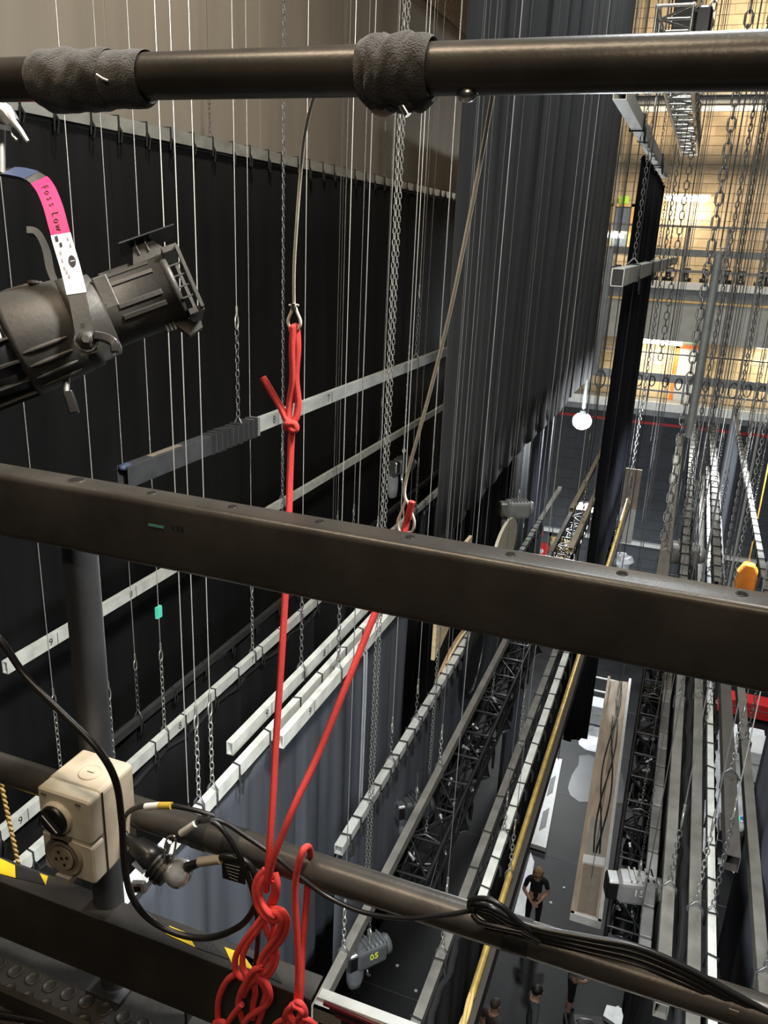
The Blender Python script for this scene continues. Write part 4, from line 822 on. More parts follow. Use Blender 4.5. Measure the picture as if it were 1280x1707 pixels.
hang(bF, Ys(X, (650, 1285), (693, 1203)), 'the grey valance batten', .3)
X = -1.56; bF2 = batten('batten', 'olive grey box batten passing the chain hoist numbered 05', X, -4.62, 2.2, 17, M_BATTD, .06, .10)
hang(bF2, [3.9, 6.1, 12], 'the olive batten by hoist 05', .3, chm=M_CHAING, m=M_WIRED)
X = -1.05; bG = batten('batten', 'olive grey batten with black ties carrying the charcoal cloth', X, -5.10, 2.4, 17, M_BATTD, .07, .10, ties=.008, step=.5)
hang(bG, [4.6, 7.4, 13], 'the charcoal cloth batten', .55, chm=M_CHAING, m=M_WIRED)
X = -.90; bG2 = batten('batten', 'white tied batten next to the gold pipe', X, -5.05, 5.2, 17, M_BATTW, .07, .08, ties=.008, step=.36)
hang(bG2, [6.0, 12.5], 'the white batten next to the gold pipe', .3, m=M_WIRED)
t = thing('gold_pipe', 'long gold coloured pipe running away over the stage', 'pipe', (-.73, 3, ZC-5.0)); q = MB(); q.tube([(-.74, y, ZC-5.0) for y in np.linspace(4.3, 17, 12)], .026, 12); q.build('pipe', M_GOLD, t)
for ph in (0, 2.1, 4.2): q = MB(); q.tube([(-.74+.014*math.cos(18*u+ph), 2.2+2.1*u, ZC-5.0+.014*math.sin(18*u+ph)) for u in np.linspace(0, 1, 50)], .014, 6); q.build('rope_end', M_ROPEY, t)
q = MB(); hollow(q, -.70, 2.6, 17, -5.13, .05, .20); q.build('dark_channel', mat('umber_steel', (.05, .042, .035), .5, .3), t)
hangers = [5.5, 14]
t['_X'] = -.74; t['_z'] = -5.0; t['_h'] = .05; t['_w'] = .05; hang(t, hangers, 'the gold pipe', .4, chm=M_CHAING, m=M_WIRED)
# right hand battens
defs = [(.40, -3.95, 3.7, 17, M_BATTD, .075, .10, None, 'olive batten with chain right of the black truss', 'the olive batten right of the truss'),
        (.575, -4.05, 3.4, 16, M_BATTD, .075, .10, None, 'light grey batten beside the flat black drape', 'the light grey batten by the black drape'),
        (.690, -4.12, 3.2, 17, M_BATTW, .05, .09, .008, 'white batten wrapped with black ties at lower right', 'the white wrapped batten at right'),
        (.76, -3.75, Yon(1207, 1497, .76), 15, mat('brown_batten', (.085, .078, .070), .5, .3), .09, .12, None, 'dark brown box batten with open end at lower right', 'the dark open ended batten'),
        (.955, -4.02, 3.0, 9.2, M_BATTD, .07, .10, None, 'grey batten in front of the slate blue drape', 'the batten of the slate drape'),
        (1.22, -3.62, 8.2, 21.5, M_BATTD, .07, .09, .010, 'tied batten slanting at the right edge above the box rail', 'the tied batten at the right edge'),
        (.09, -3.45, 8.6, 16.5, mat('umber_batten', (.13, .12, .10), .5, .3), .12, .12, None, 'brown batten hanging upright in view beside the silver hoist', 'the brown batten by the silver hoist'),
        (.30, -3.30, 8.4, 18.0, M_BATTD, .08, .09, .010, 'banded grey batten ending above the silver hoist', 'the banded batten above the silver hoist'),
        (.66, -3.40, 8.8, 17.5, M_BATTD, .08, .09, .010, 'banded grey batten left of the slate cloth', 'the banded batten by the slate cloth'),
        (-.92, -3.28, 8.8, 15.5, mat('tan_batten', (.40, .34, .25), .5, .2), .06, .07, None, 'tan batten slanting below the work lamp', 'the tan batten below the work lamp'),
        (-1.15, -3.35, 10.5, 19.0, mat('tan_batten', (.40, .34, .25), .5, .2), .06, .07, None, 'thin tan batten beyond the work lamp', 'the thin tan batten beyond the lamp')]
for i, (X, z, y0, y1, m, w_, h, ti, lab, wh) in enumerate(defs):
    bt = batten('batten', lab, X, z, y0, y1, m, w_, h, ties=ti, step=.34, ymax=18)
    hang(bt, more([y0+.9+.3*(i % 3)], (2.5 if X > 0 else 4.5)+.3*(i % 4), y1), wh, .5+.12*(i % 3), chm=M_CHAING if i % 2 else M_CHAIN, m=M_WIRED if i % 3 != 2 else M_WIRE, r=.0042)
# white box batten carrying the narrow drape; short batten below it
X = -.85; bw = batten('batten', 'white box batten high at right carrying the narrow black drape', X, 1.20, 7.55, 15.6, mat('batten_bright', (.88, .88, .82), .5, 0, .1), .11, .13, None)
for y in (9.4, 13.2): q = MB(); tie_mesh(q, X, y, 1.2, .11, .13, .012); q.build('tie', M_TIE, bw)
hang(bw, [10.4, 13.6], 'the white box batten', .9, r=.005, m=M_WIRED)
X = -.61; bs = batten('batten', 'grey box batten pointing at the viewer in front of the narrow drape', X, -.228, 6.75, 19.5, M_BATT, .095, .135, None)
q = MB(); q.box((X-.042, 6.754, ZC-.228-.062), (X+.042, 6.77, ZC-.228+.062)); q.build('end_cap', M_INK, bs)
for y in (8.2, 10.4): q = MB(); tie_mesh(q, X, y, -.228, .095, .135, .009); q.build('tie', M_TIE, bs)
hang(bs, [8.15, 12.2, 16], 'the grey batten before the narrow drape', 1.25, r=.005, m=M_WIRED)

# ================================================================== TRUSSES AND STAGE LIGHTS
def truss(name, label, X, z, y0, y1, s, m, r=.024, bay=.5, cat='truss'):
    t = thing(name, label, cat, (X, y0, ZC+z-s/2)); c4 = [(-s/2, -s/2), (s/2, -s/2), (s/2, s/2), (-s/2, s/2)]
    for (dx, dz) in c4: q = MB(); q.cyl((X+dx, y0, ZC+z+dz), (X+dx, y1, ZC+z+dz), r, 8); q.build('chord', m, t)
    n = int((y1-y0)/bay)
    for side in range(4):
        a, b = c4[side], c4[(side+1) % 4]
        q0 = MB(); q0.cyl((X+a[0], y0, ZC+z+a[1]), (X+b[0], y0, ZC+z+b[1]), r*.6, 6); rung = q0.build('rung', m, t)
        q1 = MB(); q1.cyl((X+a[0], y0, ZC+z+a[1]), (X+b[0], y0+bay, ZC+z+b[1]), r*.5, 6); d1 = q1.build('diagonal', m, t)
        for k in range(1, n+1): o = rung.copy(); COL.objects.link(o); o.parent = t; o.location = (0, k*bay, 0)
        for k in range(1, n):
            o = d1.copy(); COL.objects.link(o); o.parent = t
            if k % 2: o.scale = (1, -1, 1); o.location = (0, (k+1)*bay, 0)
            else: o.location = (0, k*bay, 0)
    return t
T1 = truss('black_truss', 'black box truss full of lights left of the charcoal cloth', -1.72, -5.85, 5.9, 18.4, .34, M_TRUSSB, .024, .5)
T2 = truss('black_truss', 'black ladder-like truss full of lights beside the timber tray', .27, -6.3, 6.5, 16.0, .34, M_TRUSSB, .022, .5)
truss('silver_truss', 'bright silver truss seen end-on at the top right', -.55, 1.78, 8.1, 17.1, .29, M_TRUSSS, .022, .45)
q = MB(); q.rbox((-.325, 8.6, ZC+1.86), (.07, 0, 0), (0, 0, .12), (0, .25, 0), .04); q.build('cable_bag', M_BLK, None, 'black rounded bag strapped to the side of the silver truss', 'bag')
q = MB(); q.rbox((-.55, 9.5, ZC+2.166), (.10, 0, 0), (0, 0, .22), (0, .10, 0), .02); q.build('motor_box', M_BLK, None, 'black box standing on the silver truss at the top edge', 'box')
def moving_light():
    t = thing('moving_light', 'x', 'stage light', (0, 0, 0)); q = MB(); q.rbox((0, 0, -.06), (.15, 0, 0), (0, .10, 0), (0, 0, .06), .02); q.build('base', M_FIX, t)
    for s_ in (-1, 1): q = MB(); q.prism([(s_*.15, -.05, -.12), (s_*.15, .05, -.12), (s_*.15, .035, -.36), (s_*.15, -.035, -.36)], (s_*.03, 0, 0)); q.build('yoke_arm', M_FIX, t)
    q = MB(); q.lathe([(-.15, .06), (-.14, .09), (-.02, .115), (.10, .10), (.17, .105), (.175, .09)], (0, 0, -.34), (.2, -.75, -.6), 14); q.build('head', M_FIX, t)
    d = nrm((.2, -.75, -.6)); q = MB(); q.lathe([(.165, .085), (.18, .082)], A(0, 0, -.34), d, 14); q.build('front_lens', M_GLASSL, t)
    for s_ in (-.165, .165): q = MB(); q.tube([(s_, .03*math.cos(a), .03+.035*math.sin(a)) for a in np.linspace(0, 2*math.pi, 9)[:-1]], .008, 5, closed=True); q.build('hook_clamp', M_STEEL, t)
    q = MB(); q.box((-.08, -.104, -.09), (.03, -.1005, -.04)); q.build('display', mat('pale_display', (.45, .48, .5), .3), t)
    return t
ml = moving_light(); first = True
for (tr, X, z, ys, wh) in ((T1, -1.72, -6.05, [6.6, 7.7, 8.8, 9.9, 11.1, 12.3, 13.6, 15], 'left black truss'), (T2, .27, -6.5, [7.4, 8.5, 9.6, 10.7, 11.9, 13.2, 14.6], 'right black truss')):
    for i, y in enumerate(ys):
        o = ml if first else copy_tree(ml); first = False
        o.location = (X, y, ZC+z); o.rotation_euler = (0, 0, .5*math.sin(3*i)+(.4 if X < 0 else -.3)); o['label'] = 'black moving stage light under the %s, %s from its near end' % (wh, ORD[i]); o['group'] = 'stage lights under the %s' % wh
# small clutter on the trusses: cables and connectors
for (X, z, y0, y1, wh) in ((-1.72, -5.82, 6, 17, 'left'), (.27, -6.25, 6.6, 15, 'right')):
    for k in range(3):
        pts = [(X+.10*math.sin(1.7*y+2*k)+.05*(k-1), y, ZC+z+.05*math.cos(2.3*y+k)) for y in np.linspace(y0, y1, 60)]
        q = MB(); q.tube(pts, .013, 5); q.build('truss_cable', M_CAB, None, 'black cable lying in the %s black truss, %s of three' % (wh, ['lowest', 'middle', 'uppermost'][k]), 'cable', 'cables in the %s truss' % wh)
    for k in range(10):
        y = y0+.3+(y1-y0)*.6/11*k; q = MB(); c = A(X+random.uniform(-.12, .12), y, ZC+z+random.uniform(-.05, .12)); d = nrm((random.uniform(-1, 1), random.uniform(-1, 1), random.uniform(-.6, .6)))
        q.lathe([(-.05, .012), (-.02, .018), (.02, .018), (.03, .024), (.045, .024)], c, d, 8)
        q.build('connector', M_STEEL, None, 'small connector among the cables of the %s black truss, %s along' % (wh, ['1st', '2nd', '3rd', '4th', '5th', '6th', '7th', '8th', '9th', '10th', '11th', '12th', '13th', '14th', '15th', '16th'][k]), 'connector', 'connectors in the %s truss' % wh)
for (tr, X, z, ys, wh) in ((T1, -1.72, -5.68, [6.4, 9.2, 12, 15], 'the left black truss'), (T2, .27, -6.13, [8.3, 11, 14], 'the right black truss')):
    tr['_X'] = X; tr['_z'] = z; tr['_h'] = .0; tr['_w'] = .3; hang(tr, ys, wh, .5, chm=M_CHAING, r=.004, m=M_WIRED)

# ================================================================== CHAIN HOISTS AND LONG CHAINS
def hoist(name, label, c, rz, m, number=None, nm=None, bag=True, s=1.0, chain_to=None, axis_h=None):
    c = np.asarray(c, float); t = thing(name, label, 'chain hoist', c-A(0, 0, .2)); ca, sa = math.cos(rz), math.sin(rz); u = A(ca, sa, 0); v = A(-sa, ca, 0); w_ = A(0, 0, 1)
    q = MB(); q.rbox(c, v*.085*s, w_*.105*s, u*.14*s, .04*s); q.build('motor_body', m, t)
    q = MB(); q.lathe([(0, .085*s), (.03*s, .088*s), (.05*s, .075*s), (.06*s, .05*s)], c+u*.14*s, u, 14); q.build('motor_cap', m, t)
    q = MB(); q.rbox(c-u*.18*s, v*.07*s, w_*.085*s, u*.045*s, .025*s); q.build('gear_cover', M_SIL, t)
    for k in range(5): q = MB(); q.obox(c+u*(-.06+.04*k)*s+w_*.108*s, u*.006*s, v*.07*s, w_*.012*s); q.build('cooling_fin', m, t)
    q = MB(); q.tube([c+w_*.105*s, c+w_*.16*s, c+w_*.2*s+v*.03*s, c+w_*.24*s, c+w_*.2*s-v*.03*s, c+w_*.165*s], .010*s, 6); q.build('hook', M_CHAING, t)
    q = MB(); q.tube([c-w_*.1*s+v*.02, c-w_*.2*s+v*.02, c-w_*.26*s, c-w_*.24*s-v*.03*s], .012*s, 6); q.build('bottom_hook', M_SIL, t)
    if bag:
        q = MB(); n = 10; vs = []
        for (z, a, b) in ((-.08, .075, .06), (-.2, .085, .07), (-.38, .08, .065), (-.48, .065, .05), (-.5, .02, .02)):
            for k in range(n): an = 2*math.pi*k/n; f_ = 1+.08*math.sin(3*an+5*z); vs.append(c-u*.05*s+v*.13*s+u*a*s*f_*math.cos(an)+v*b*s*f_*math.sin(an)+w_*z*s)
        q.add(vs, [(i*n+k, (i+1)*n+k, (i+1)*n+(k+1) % n, i*n+(k+1) % n) for i in range(4) for k in range(n)], True); solid(q.build('chain_bag', mat('grey_bag', (.16, .165, .17), .85, 0, .2), t), .004)
    if number:
        side = -u if False else v; sgn = -1 if np.dot(v, EYE-c) < 0 else 1; nn = v*sgn; up = w_; right = np.cross(up, nn)
        text_mesh(number, .085*s, right, up, c+nn*(.085*s+.002)+w_*.02*s, nm or M_NEON, 'number', t, .001)
    if chain_to:
        ztop = min(ZC+chain_to, c[2]+1.3); q = MB(); q.chain(c+w_*.24*s, A(c[0], c[1], ztop), .034, .0085, .0028, 3); q.build('load_chain', M_CHAIN, t)
        if chain_to > 0: q = MB(); q.tube([(c[0], c[1], ztop), (c[0], c[1], ZC+chain_to)], .0035, 5); q.build('load_wire', M_WIRED, t)
    return t
hoist('chain_hoist', 'grey chain hoist numbered 05 near the bottom beside an olive batten', P(615, 1585, z=-5.15), .9, mat('grey_motor', (.10, .105, .11), .4, .3), '05', M_NEON, True, .9, -4.68)
hoist('chain_hoist', 'dark chain hoist numbered 682 below the olive batten', P(693, 1345, z=-5.05), .7, mat('dark_motor', (.045, .047, .05), .4, .3), '682', M_WHITEP, True, .9, -4.68)
hoist('chain_hoist', 'silver chain hoist with grey bag below the blue-black drape', P(862, 848, z=-3.75), .5, mat('silver_motor', (.35, .35, .34), .35, .5), None, None, True, 1.25, 9)
hoist('chain_hoist', 'silver double ended hoist above the box rail at right', P(1140, 922, z=-3.6), .1, mat('silver_motor', (.35, .35, .34), .35, .5), None, None, False, 1.25, 9)
hoist('chain_hoist', 'bright silver hoist motor on the right black truss', P(1070, 1482, z=-5.6)-A(.05, 0, 0), .25, mat('bright_motor', (.55, .55, .54), .3, .6), '15', M_WHITEP, False, 1.25, 9)
hoist('chain_hoist', 'dark chain hoist hanging before the black cloth left of the drape', P(672, 775, X=-2.75), 1.2, mat('dark_motor', (.045, .047, .05), .4, .3), None, None, True, .8, 9)
def long_chain(x, y, X=None, z=None, label='', dbl=True, top=10, sag=0, m=M_CHAIN, pitch=.042, w_=.0115, r=.0038, chain_top=None):
    a = P(x, y, X=X) if X is not None else P(x, y, z=z); t = thing('hand_chain', label, 'chain', a, 'long hand chains'); zt_ = top if chain_top is None else chain_top; q = MB(); q.chain(a, A(a[0], a[1], ZC+zt_), pitch, w_, r, 3); q.build('chain_run', m, t)
    if chain_top is not None: q = MB(); q.tube([(a[0], a[1], ZC+zt_), (a[0], a[1], ZC+top)], .003, 5); q.build('chain_wire', M_WIRED, t)
    if dbl:
        b = a+A(.0, .07, 0); q = MB(); q.chain(b, A(b[0], b[1], ZC+top), pitch, w_, r, 3); q.build('chain_run', m, t)
        q = MB(); q.chain(a, (a+b)/2-A(0, 0, .09), pitch, w_, r, 3).chain((a+b)/2-A(0, 0, .09), b, pitch, w_, r, 3); q.build('chain_bend', m, t)
    return t
long_chain(610, 1455, X=-1.7, label='long double zinc chain falling left of the olive batten', m=mat('dull_chain', (.20, .20, .185), .5, .5), w_=.009, r=.003, pitch=.032)
long_chain(471, 860, X=-2.7, label='thin dark chain hanging left of the tied red rope', dbl=False, w_=.009, r=.003, pitch=.034)
long_chain(715, 1290, X=-1.85, label='zinc chain crossing the plywood ring', dbl=False, m=M_CHAING, w_=.010, r=.0032, pitch=.036, chain_top=-2.9)
long_chain(1140, 860, X=.16, label='dark chain loop ending by the silver hoist at right', top=8)
long_chain(1165, 820, X=.30, label='dark chain loop in front of the grey pole', top=8)
long_chain(1230, 680, X=.55, label='dark chain crossing the concrete beam at right', top=8)
long_chain(1105, 900, X=.03, label='heavy dark chain before the brown batten', dbl=False, top=8, w_=.024, r=.0075, pitch=.08)
long_chain(1200, 975, X=.62, label='zinc chain before the slate cloth at right', dbl=False, m=M_CHAING)
long_chain(1160, 1290, X=.66, label='chain reaching down the white wrapped batten', dbl=False, m=M_CHAING)
long_chain(1100, 600, X=-.28, label='dark chain passing the silver truss', dbl=False, top=8, w_=.022, r=.0068, pitch=.07)
# loose vertical lines over the right part of the view
r_ = np.random.RandomState(11)
wordx = ['first', 'second', 'third', 'fourth', 'fifth', 'sixth', 'seventh', 'eighth', 'ninth', 'tenth', '11th', '12th', '13th', '14th', '15th', '16th', '17th', '18th', '19th', '20th', '21st', '22nd', '23rd', '24th', '25th', '26th', '27th', '28th', '29th', '30th', '31st', '32nd', '33rd', '34th']
lines = []
for k in range(30):
    x = 985+r_.rand()*300; Y = 9+r_.rand()*12; lines.append((xat(x, 600, Y), Y))
lines.sort(key=lambda a: a[0]/a[1])
for k, (x, Y) in enumerate(lines):
    q = MB(); zb = ZC-(2+r_.rand()*6); q.tube([(x, Y, zb), (x, Y, ZC+9)], .006 if k % 4 else .010, 5)
    q.build('lift_line', [M_WIRED, M_WIRE, M_CAB, M_WIRED][k % 4], None, 'thin vertical line hanging over the far galleries, %s from the left' % wordx[k], 'line', 'lift lines over the far galleries')
lines = []
for k in range(7):
    x = 480+r_.rand()*270; Y = 6+r_.rand()*9; xx = xat(x, 400, Y)
    if -5 < xx < -2.4: lines.append((xx, Y))
lines.sort(key=lambda a: a[0]/a[1])
for k, (x, Y) in enumerate(lines):
    q = MB(); q.tube([(x, Y, ZC-7), (x, Y, ZC+9)], .0035, 5); q.build('lift_line', M_WIRED, None, 'thin vertical line before the black cloth, %s from the left' % wordx[k], 'line', 'lift lines before the black cloth')
t = thing('boom_pole', 'pale grey pole with hooked top hanging before the far galleries', 'pole', P(1143, 728, Y=13)); a, b = P(1143, 728, Y=13), P(1203, 424, Y=13); xm = (a[0]+b[0])/2
q = MB(); q.cyl((xm, 13, a[2]), (xm, 13, b[2]), .062, 12); q.build('tube', mat('pale_pole', (.42, .44, .42), .5, .2), t)
q = MB(); q.tube([(xm, 13, b[2]), (xm+.02, 13, b[2]+.08), (xm+.07, 13, b[2]+.10), (xm+.09, 13, b[2]+.03)], .015, 6); q.build('top_hook', M_STEEL, t)
q = MB(); q.tube([(xm, 13, b[2]+.1), (xm, 13, ZC+9)], .008, 6); q.build('line', M_WIRED, t)
t = thing('boom_pole', 'pale pole along the right edge of the blue-black drape', 'pole', (-2.05, 21.2, ZC-3)); a = P(1018, 415, Y=20); q = MB(); q.cyl((a[0], 20, ZC-2.9), (a[0], 20, a[2]), .07, 10); q.build('tube', mat('pale_pole', (.42, .44, .42), .5, .2), t)
q = MB(); q.tube([(a[0], 20, a[2]), (a[0], 20, ZC+9)], .008, 6); q.build('line', M_WIRED, t)
t = thing('grey_strap', 'pair of grey cables hanging from a batten left of the zinc chain', 'cable', P(600, 1480, X=-2.07))
for k in range(2): q = MB(); a = P(592, 1510, X=-2.07)+A(0, .05*k, 0); q.tube([a, A(a[0], a[1], ZC-3.6), A(a[0]-.005, a[1], ZC-3.20), A(a[0]-.06, a[1], ZC-3.115)], .009, 6); q.build('cable_run', mat('grey_cable', (.24, .25, .26), .5), t)
q = MB(); c = P(263, 1021, X=-3.40); c = A(-3.40, Ys(-3.4, (275, 1226))[0], c[2]); q.box(c-A(.012, .028, .045), c+A(.012, .028, .045)); q.build('tape_flag', M_TEAL, None, 'bright teal tape flag on a cable right of the post', 'tape flag')

# ================================================================== LAMPS OVER THE STAGE
c = P(970, 702, Y=21); t = thing('work_lamp', 'blazing round work lamp hanging in the middle distance', 'lamp', c)
q = MB(); q.ell(c, .24, .24, .22, 16, 10); q.build('bulb', M_LAMPW, t)
q = MB(); q.lathe([(0, .10), (.12, .09), (.14, .03)], c+A(0, 0, .16), (0, 0, 1), 12); q.build('cap', M_GSTEEL, t)
q = MB(); q.cyl(c+A(0, 0, .28), A(c[0], c[1], ZC+.2), .05, 8); q.build('stem', M_GSTEEL, t); q = MB(); q.tube([(c[0], c[1], ZC+.2), (c[0], c[1], ZC+9)], .008, 6); q.build('line', M_WIRED, t)
point('work_lamp_light', c-A(0, .5, .3), 800, COOL, .25)
c = P(981, 847, Y=26); t = thing('panel_lamp', 'bright flat work light panel below the round lamp', 'lamp', c)
q = MB(); q.rbox(c, (.50, 0, 0), nrm((0, -.5, .8))*.16, nrm((0, .8, .5))*.03, .03); q.build('panel', M_LAMPW, t)
q = MB(); q.rbox(c+A(0, .08, .05), (.52, 0, 0), nrm((0, -.5, .8))*.17, nrm((0, .8, .5))*.05, .03); q.build('housing', M_GSTEEL, t)
for s_ in (-.4, .4): q = MB(); q.tube([c+A(s_, 0, .12), A(c[0]+s_, c[1], ZC+9)], .006, 5); q.build('wire', M_WIRED, t)
area('panel_lamp_light', c-A(0, .1, .2), c-A(0, 1, 6), 420, 1.0, COOL, .3)

# ================================================================== SET PIECES IN THE AIR AND ON THE STAGE
# plywood ring hanging by the grey valance: an oval board with a routed channel and a central slot, in a plane X = const
Xp = -2.02; c = P(752, 1150, X=Xp)
t = thing('plywood_ring', 'oval plywood set piece with routed channels hanging above the grey valance', 'set piece', c-A(0, 0, .62))
def oval(ry, rz, n=36, cy=0, cz=0, k=1.0): return [(Xp, c[1]+cy+ry*math.cos(2*math.pi*i/n), c[2]+cz+rz*math.sin(2*math.pi*i/n)) for i in range(n)]
ryy = .5*(Yon(790, 1150, Xp)-Yon(712, 1150, Xp))
q = MB(); q.prism(oval(ryy, .66), (.05, 0, 0)); bevel(q.build('board', M_PLY, t), .008)
q = MB(); q.prism(oval(ryy*1.01, .67), (.03, 0, 0)); q.build('edge_band', M_PLYD, t)
q = MB(); pts = [(Xp+.052, c[1]-ryy*.45, c[2]+.12), (Xp+.052, c[1]-ryy*.45, c[2]-.38), (Xp+.052, c[1]+ryy*.5, c[2]-.22), (Xp+.052, c[1]+ryy*.5, c[2]+.30)]; q.tube(pts, .03, 4, flat=.5); q.build('routed_channel', mat('channel_dark', (.045, .04, .035), .7), t)
q = MB(); q.box((Xp+.05, c[1]-.10, c[2]+.0), (Xp+.056, c[1]+.22, c[2]+.36)); q.build('centre_slot', mat('channel_dark', (.045, .04, .035), .7), t)
q = MB(); q.prism([(Xp+.051, c[1]-ryy*.5, c[2]-.42), (Xp+.051, c[1]+ryy*.86, c[2]-.30), (Xp+.051, c[1]+ryy*.95, c[2]-.08), (Xp+.051, c[1]-ryy*.4, c[2]-.30)], (.006, 0, 0)); q.build('stained_strip', M_PLYD, t)
for k in range(6): a = 1.0*k; q = MB(); q.lathe([(0, .018), (.006, .018)], (Xp+.05, c[1]+ryy*.7*math.cos(a), c[2]+.5*math.sin(a)), (1, 0, 0), 8); q.build('bolt', M_SIL, t)
for s_ in (-.25, .3): q = MB(); q.tube([(Xp+.03, c[1]+s_, c[2]+.58), (Xp+.03, c[1]+s_, ZC+9)], .004, 5); q.build('wire', M_WIRED, t)
t = thing('plywood_board', 'pale plywood panel with cut-out just under the box rail', 'set piece', P(738, 1095, X=-2.1)-A(0, 0, .3)); a = P(718, 1100, X=-2.1)
q = MB(); q.prism([(-2.1, a[1], a[2]), (-2.1, a[1], a[2]+1.0), (-2.1, a[1]+1.3, a[2]+1.0), (-2.1, a[1]+1.3, a[2]+.45), (-2.1, a[1]+.45, a[2]+.12)], (.04, 0, 0)); q.build('board', M_PLY, t)
q = MB(); q.box((-2.056, a[1]+.25, a[2]+.42), (-2.05, a[1]+.55, a[2]+.60)); q.build('cut_out', mat('channel_dark', (.045, .04, .035), .7), t)
q = MB(); q.tube([(-2.08, a[1]+.4, a[2]+1.0), (-2.08, a[1]+.4, ZC+9)], .004, 5); q.build('wire', M_WIRED, t)
t = thing('cream_oval', 'cream oval board hanging just above the box rail', 'set piece', P(838, 915, X=-2.0)-A(0, 0, .2)); a = P(838, 915, X=-2.0)
q = MB(); q.prism([(-2.0, a[1]+.75*math.cos(u), a[2]+.40*math.sin(u)) for u in np.linspace(0, 2*math.pi, 25)[:-1]], (.04, 0, 0)); q.build('board', mat('cream_board', (.66, .60, .45), .5), t)
q = MB(); q.tube([(-1.98, a[1], a[2]+.38), (-1.98, a[1], ZC+9)], .004, 5); q.build('wire', M_WIRED, t)
t = thing('black_hoop', 'glossy black curved scenic hoop beside the plywood ring', 'set piece', P(785, 1110, X=-1.8)-A(0, 0, .3)); a = P(792, 1085, X=-1.8)
q = MB(); q.tube([(-1.8, a[1]+.45*math.cos(u), a[2]+.55*math.sin(u)) for u in np.linspace(0, 2*math.pi, 29)[:-1]], .05, 8, closed=True, flat=.6); q.build('rim', M_FIX, t)
q = MB(); q.prism([(-1.82, a[1]+.45*math.cos(u), a[2]+.55*math.sin(u)) for u in np.linspace(0, 2*math.pi, 25)[:-1]], (.02, 0, 0)); q.build('disc', M_FIX, t)
q = MB(); q.tube([(-1.8, a[1], a[2]+.5), (-1.8, a[1], ZC+9)], .004, 5); q.build('wire', M_WIRED, t)
# long timber tray
zt = -8.6; t = thing('timber_tray', 'long bare timber tray with white rim hanging over the stage', 'set piece', P(985, 1400, z=zt))
c4 = [P(952, 1532, z=zt), P(998, 1546, z=zt), P(1049, 1140, z=zt), P(1014, 1136, z=zt)]
q = MB(); q.prism(c4, (0, 0, .04)); q.build('tray_floor', M_TAN, t)
for (i, j) in ((0, 1), (1, 2), (3, 0)):
    q = MB(); d = nrm(c4[j]-c4[i]); n_ = np.cross(d, [0, 0, 1.]); q.obox((c4[i]+c4[j])/2+A(0, 0, .06), d*(np.linalg.norm(c4[j]-c4[i])/2+.02), n_*.025, (0, 0, .06)); q.build('rim', M_WHITEP if i != 3 else M_TAN, t)
for k, (u0, u1, m) in enumerate(((.02, .16, mat('brown_panel', (.22, .18, .14), .35)), (.18, .32, mat('grey_film', (.30, .28, .25), .3)))):
    p = lambda u, v: (c4[0]*(1-u)+c4[3]*u)*(1-v)+(c4[1]*(1-u)+c4[2]*u)*v
    q = MB(); q.prism([p(u0, .15), p(u0, .85), p(u1, .85), p(u1, .15)], (0, 0, .05)); q.build('tray_panel', m, t)
q = MB(); q.prism([p(.160, .08), p(.165, .92), p(.19, .92), p(.185, .08)], (0, 0, .07)); q.build('white_strip', M_WHITEP, t)
for k in range(3):
    q = MB(); q.tube(smooth_path([p(u, .5+.18*math.sin(9*u+2*k)+.06*k)+A(0, 0, .07) for u in np.linspace(.2, .98-.1*k, 14)], 4), .014, 5); q.build('loose_cable', M_CAB, t)
for u in (.35, .62, .85): q = MB(); q.tube([p(u, .1), p(u, .9)], .05, 4, flat=.3); q.build('cross_batten', M_TAN, t)
for (u, v) in ((.12, .5), (.5, .5), (.9, .5)): a = p(u, v); q = MB(); q.tube([a+A(0, 0, .05), A(a[0], a[1], ZC+9)], .005, 5); q.build('wire', M_WIRED, t)
# hanging board, brown above and pale below
t = thing('two_tone_board', 'hanging board, brown at the top and pale below, right of the lamps', 'set piece', P(1040, 900, Y=20))
a, b, d, e = P(1022, 902, Y=20), P(1052, 905, Y=20), P(1062, 783, Y=20), P(1048, 848, Y=20); xl, xr = a[0], b[0]
q = MB(); q.box((xl, 20, a[2]), (xr, 20.05, e[2])); q.build('pale_part', M_PALE, t)
q = MB(); q.box((xl, 20, e[2]), (xr, 20.05, d[2])); q.build('brown_part', M_TAN, t)
q = MB(); q.chain(((xl+xr)/2, 20, d[2]), ((xl+xr)/2, 20, ZC+9), .1, .03, .01); q.build('chain', M_CHAIN, t)
q = MB(); q.chain(((xl+xr)/2-.03, 19.95, e[2]+.15), ((xl+xr)/2, 19.95, d[2]-.1), .1, .03, .01); q.build('front_chain', M_CHAIN, t)
t = thing('plastic_bundle', 'crumpled clear plastic bundle just above the box rail', 'plastic bundle', P(1030, 938, Y=18)); c = P(1030, 938, Y=18); q = MB(); rr = np.random.RandomState(4); n, m_ = 12, 7; vs = []
for i in range(m_+1):
    th = math.pi*i/m_
    for k in range(n): a = 2*math.pi*k/n; r = .26*(1+.3*rr.randn()*.6); vs.append((c[0]+r*math.sin(th)*math.cos(a), c[1]+r*math.sin(th)*math.sin(a), c[2]+.9*r*math.cos(th)))
q.add(vs, [(i*n+k, (i+1)*n+k, (i+1)*n+(k+1) % n, i*n+(k+1) % n) for i in range(m_) for k in range(n)], False); q.build('sheet', mat('milky_plastic', (.70, .72, .74), .25, 0, .1), t)
q = MB(); q.tube([c+A(0, 0, .22), A(c[0], c[1], ZC+9)], .006, 5); q.build('line', M_WIRED, t)
t = thing('orange_bag', 'orange bag hanging on a yellow line at the right above the box rail', 'bag', P(1243, 985, Y=14)); c = P(1243, 965, Y=14); q = MB()
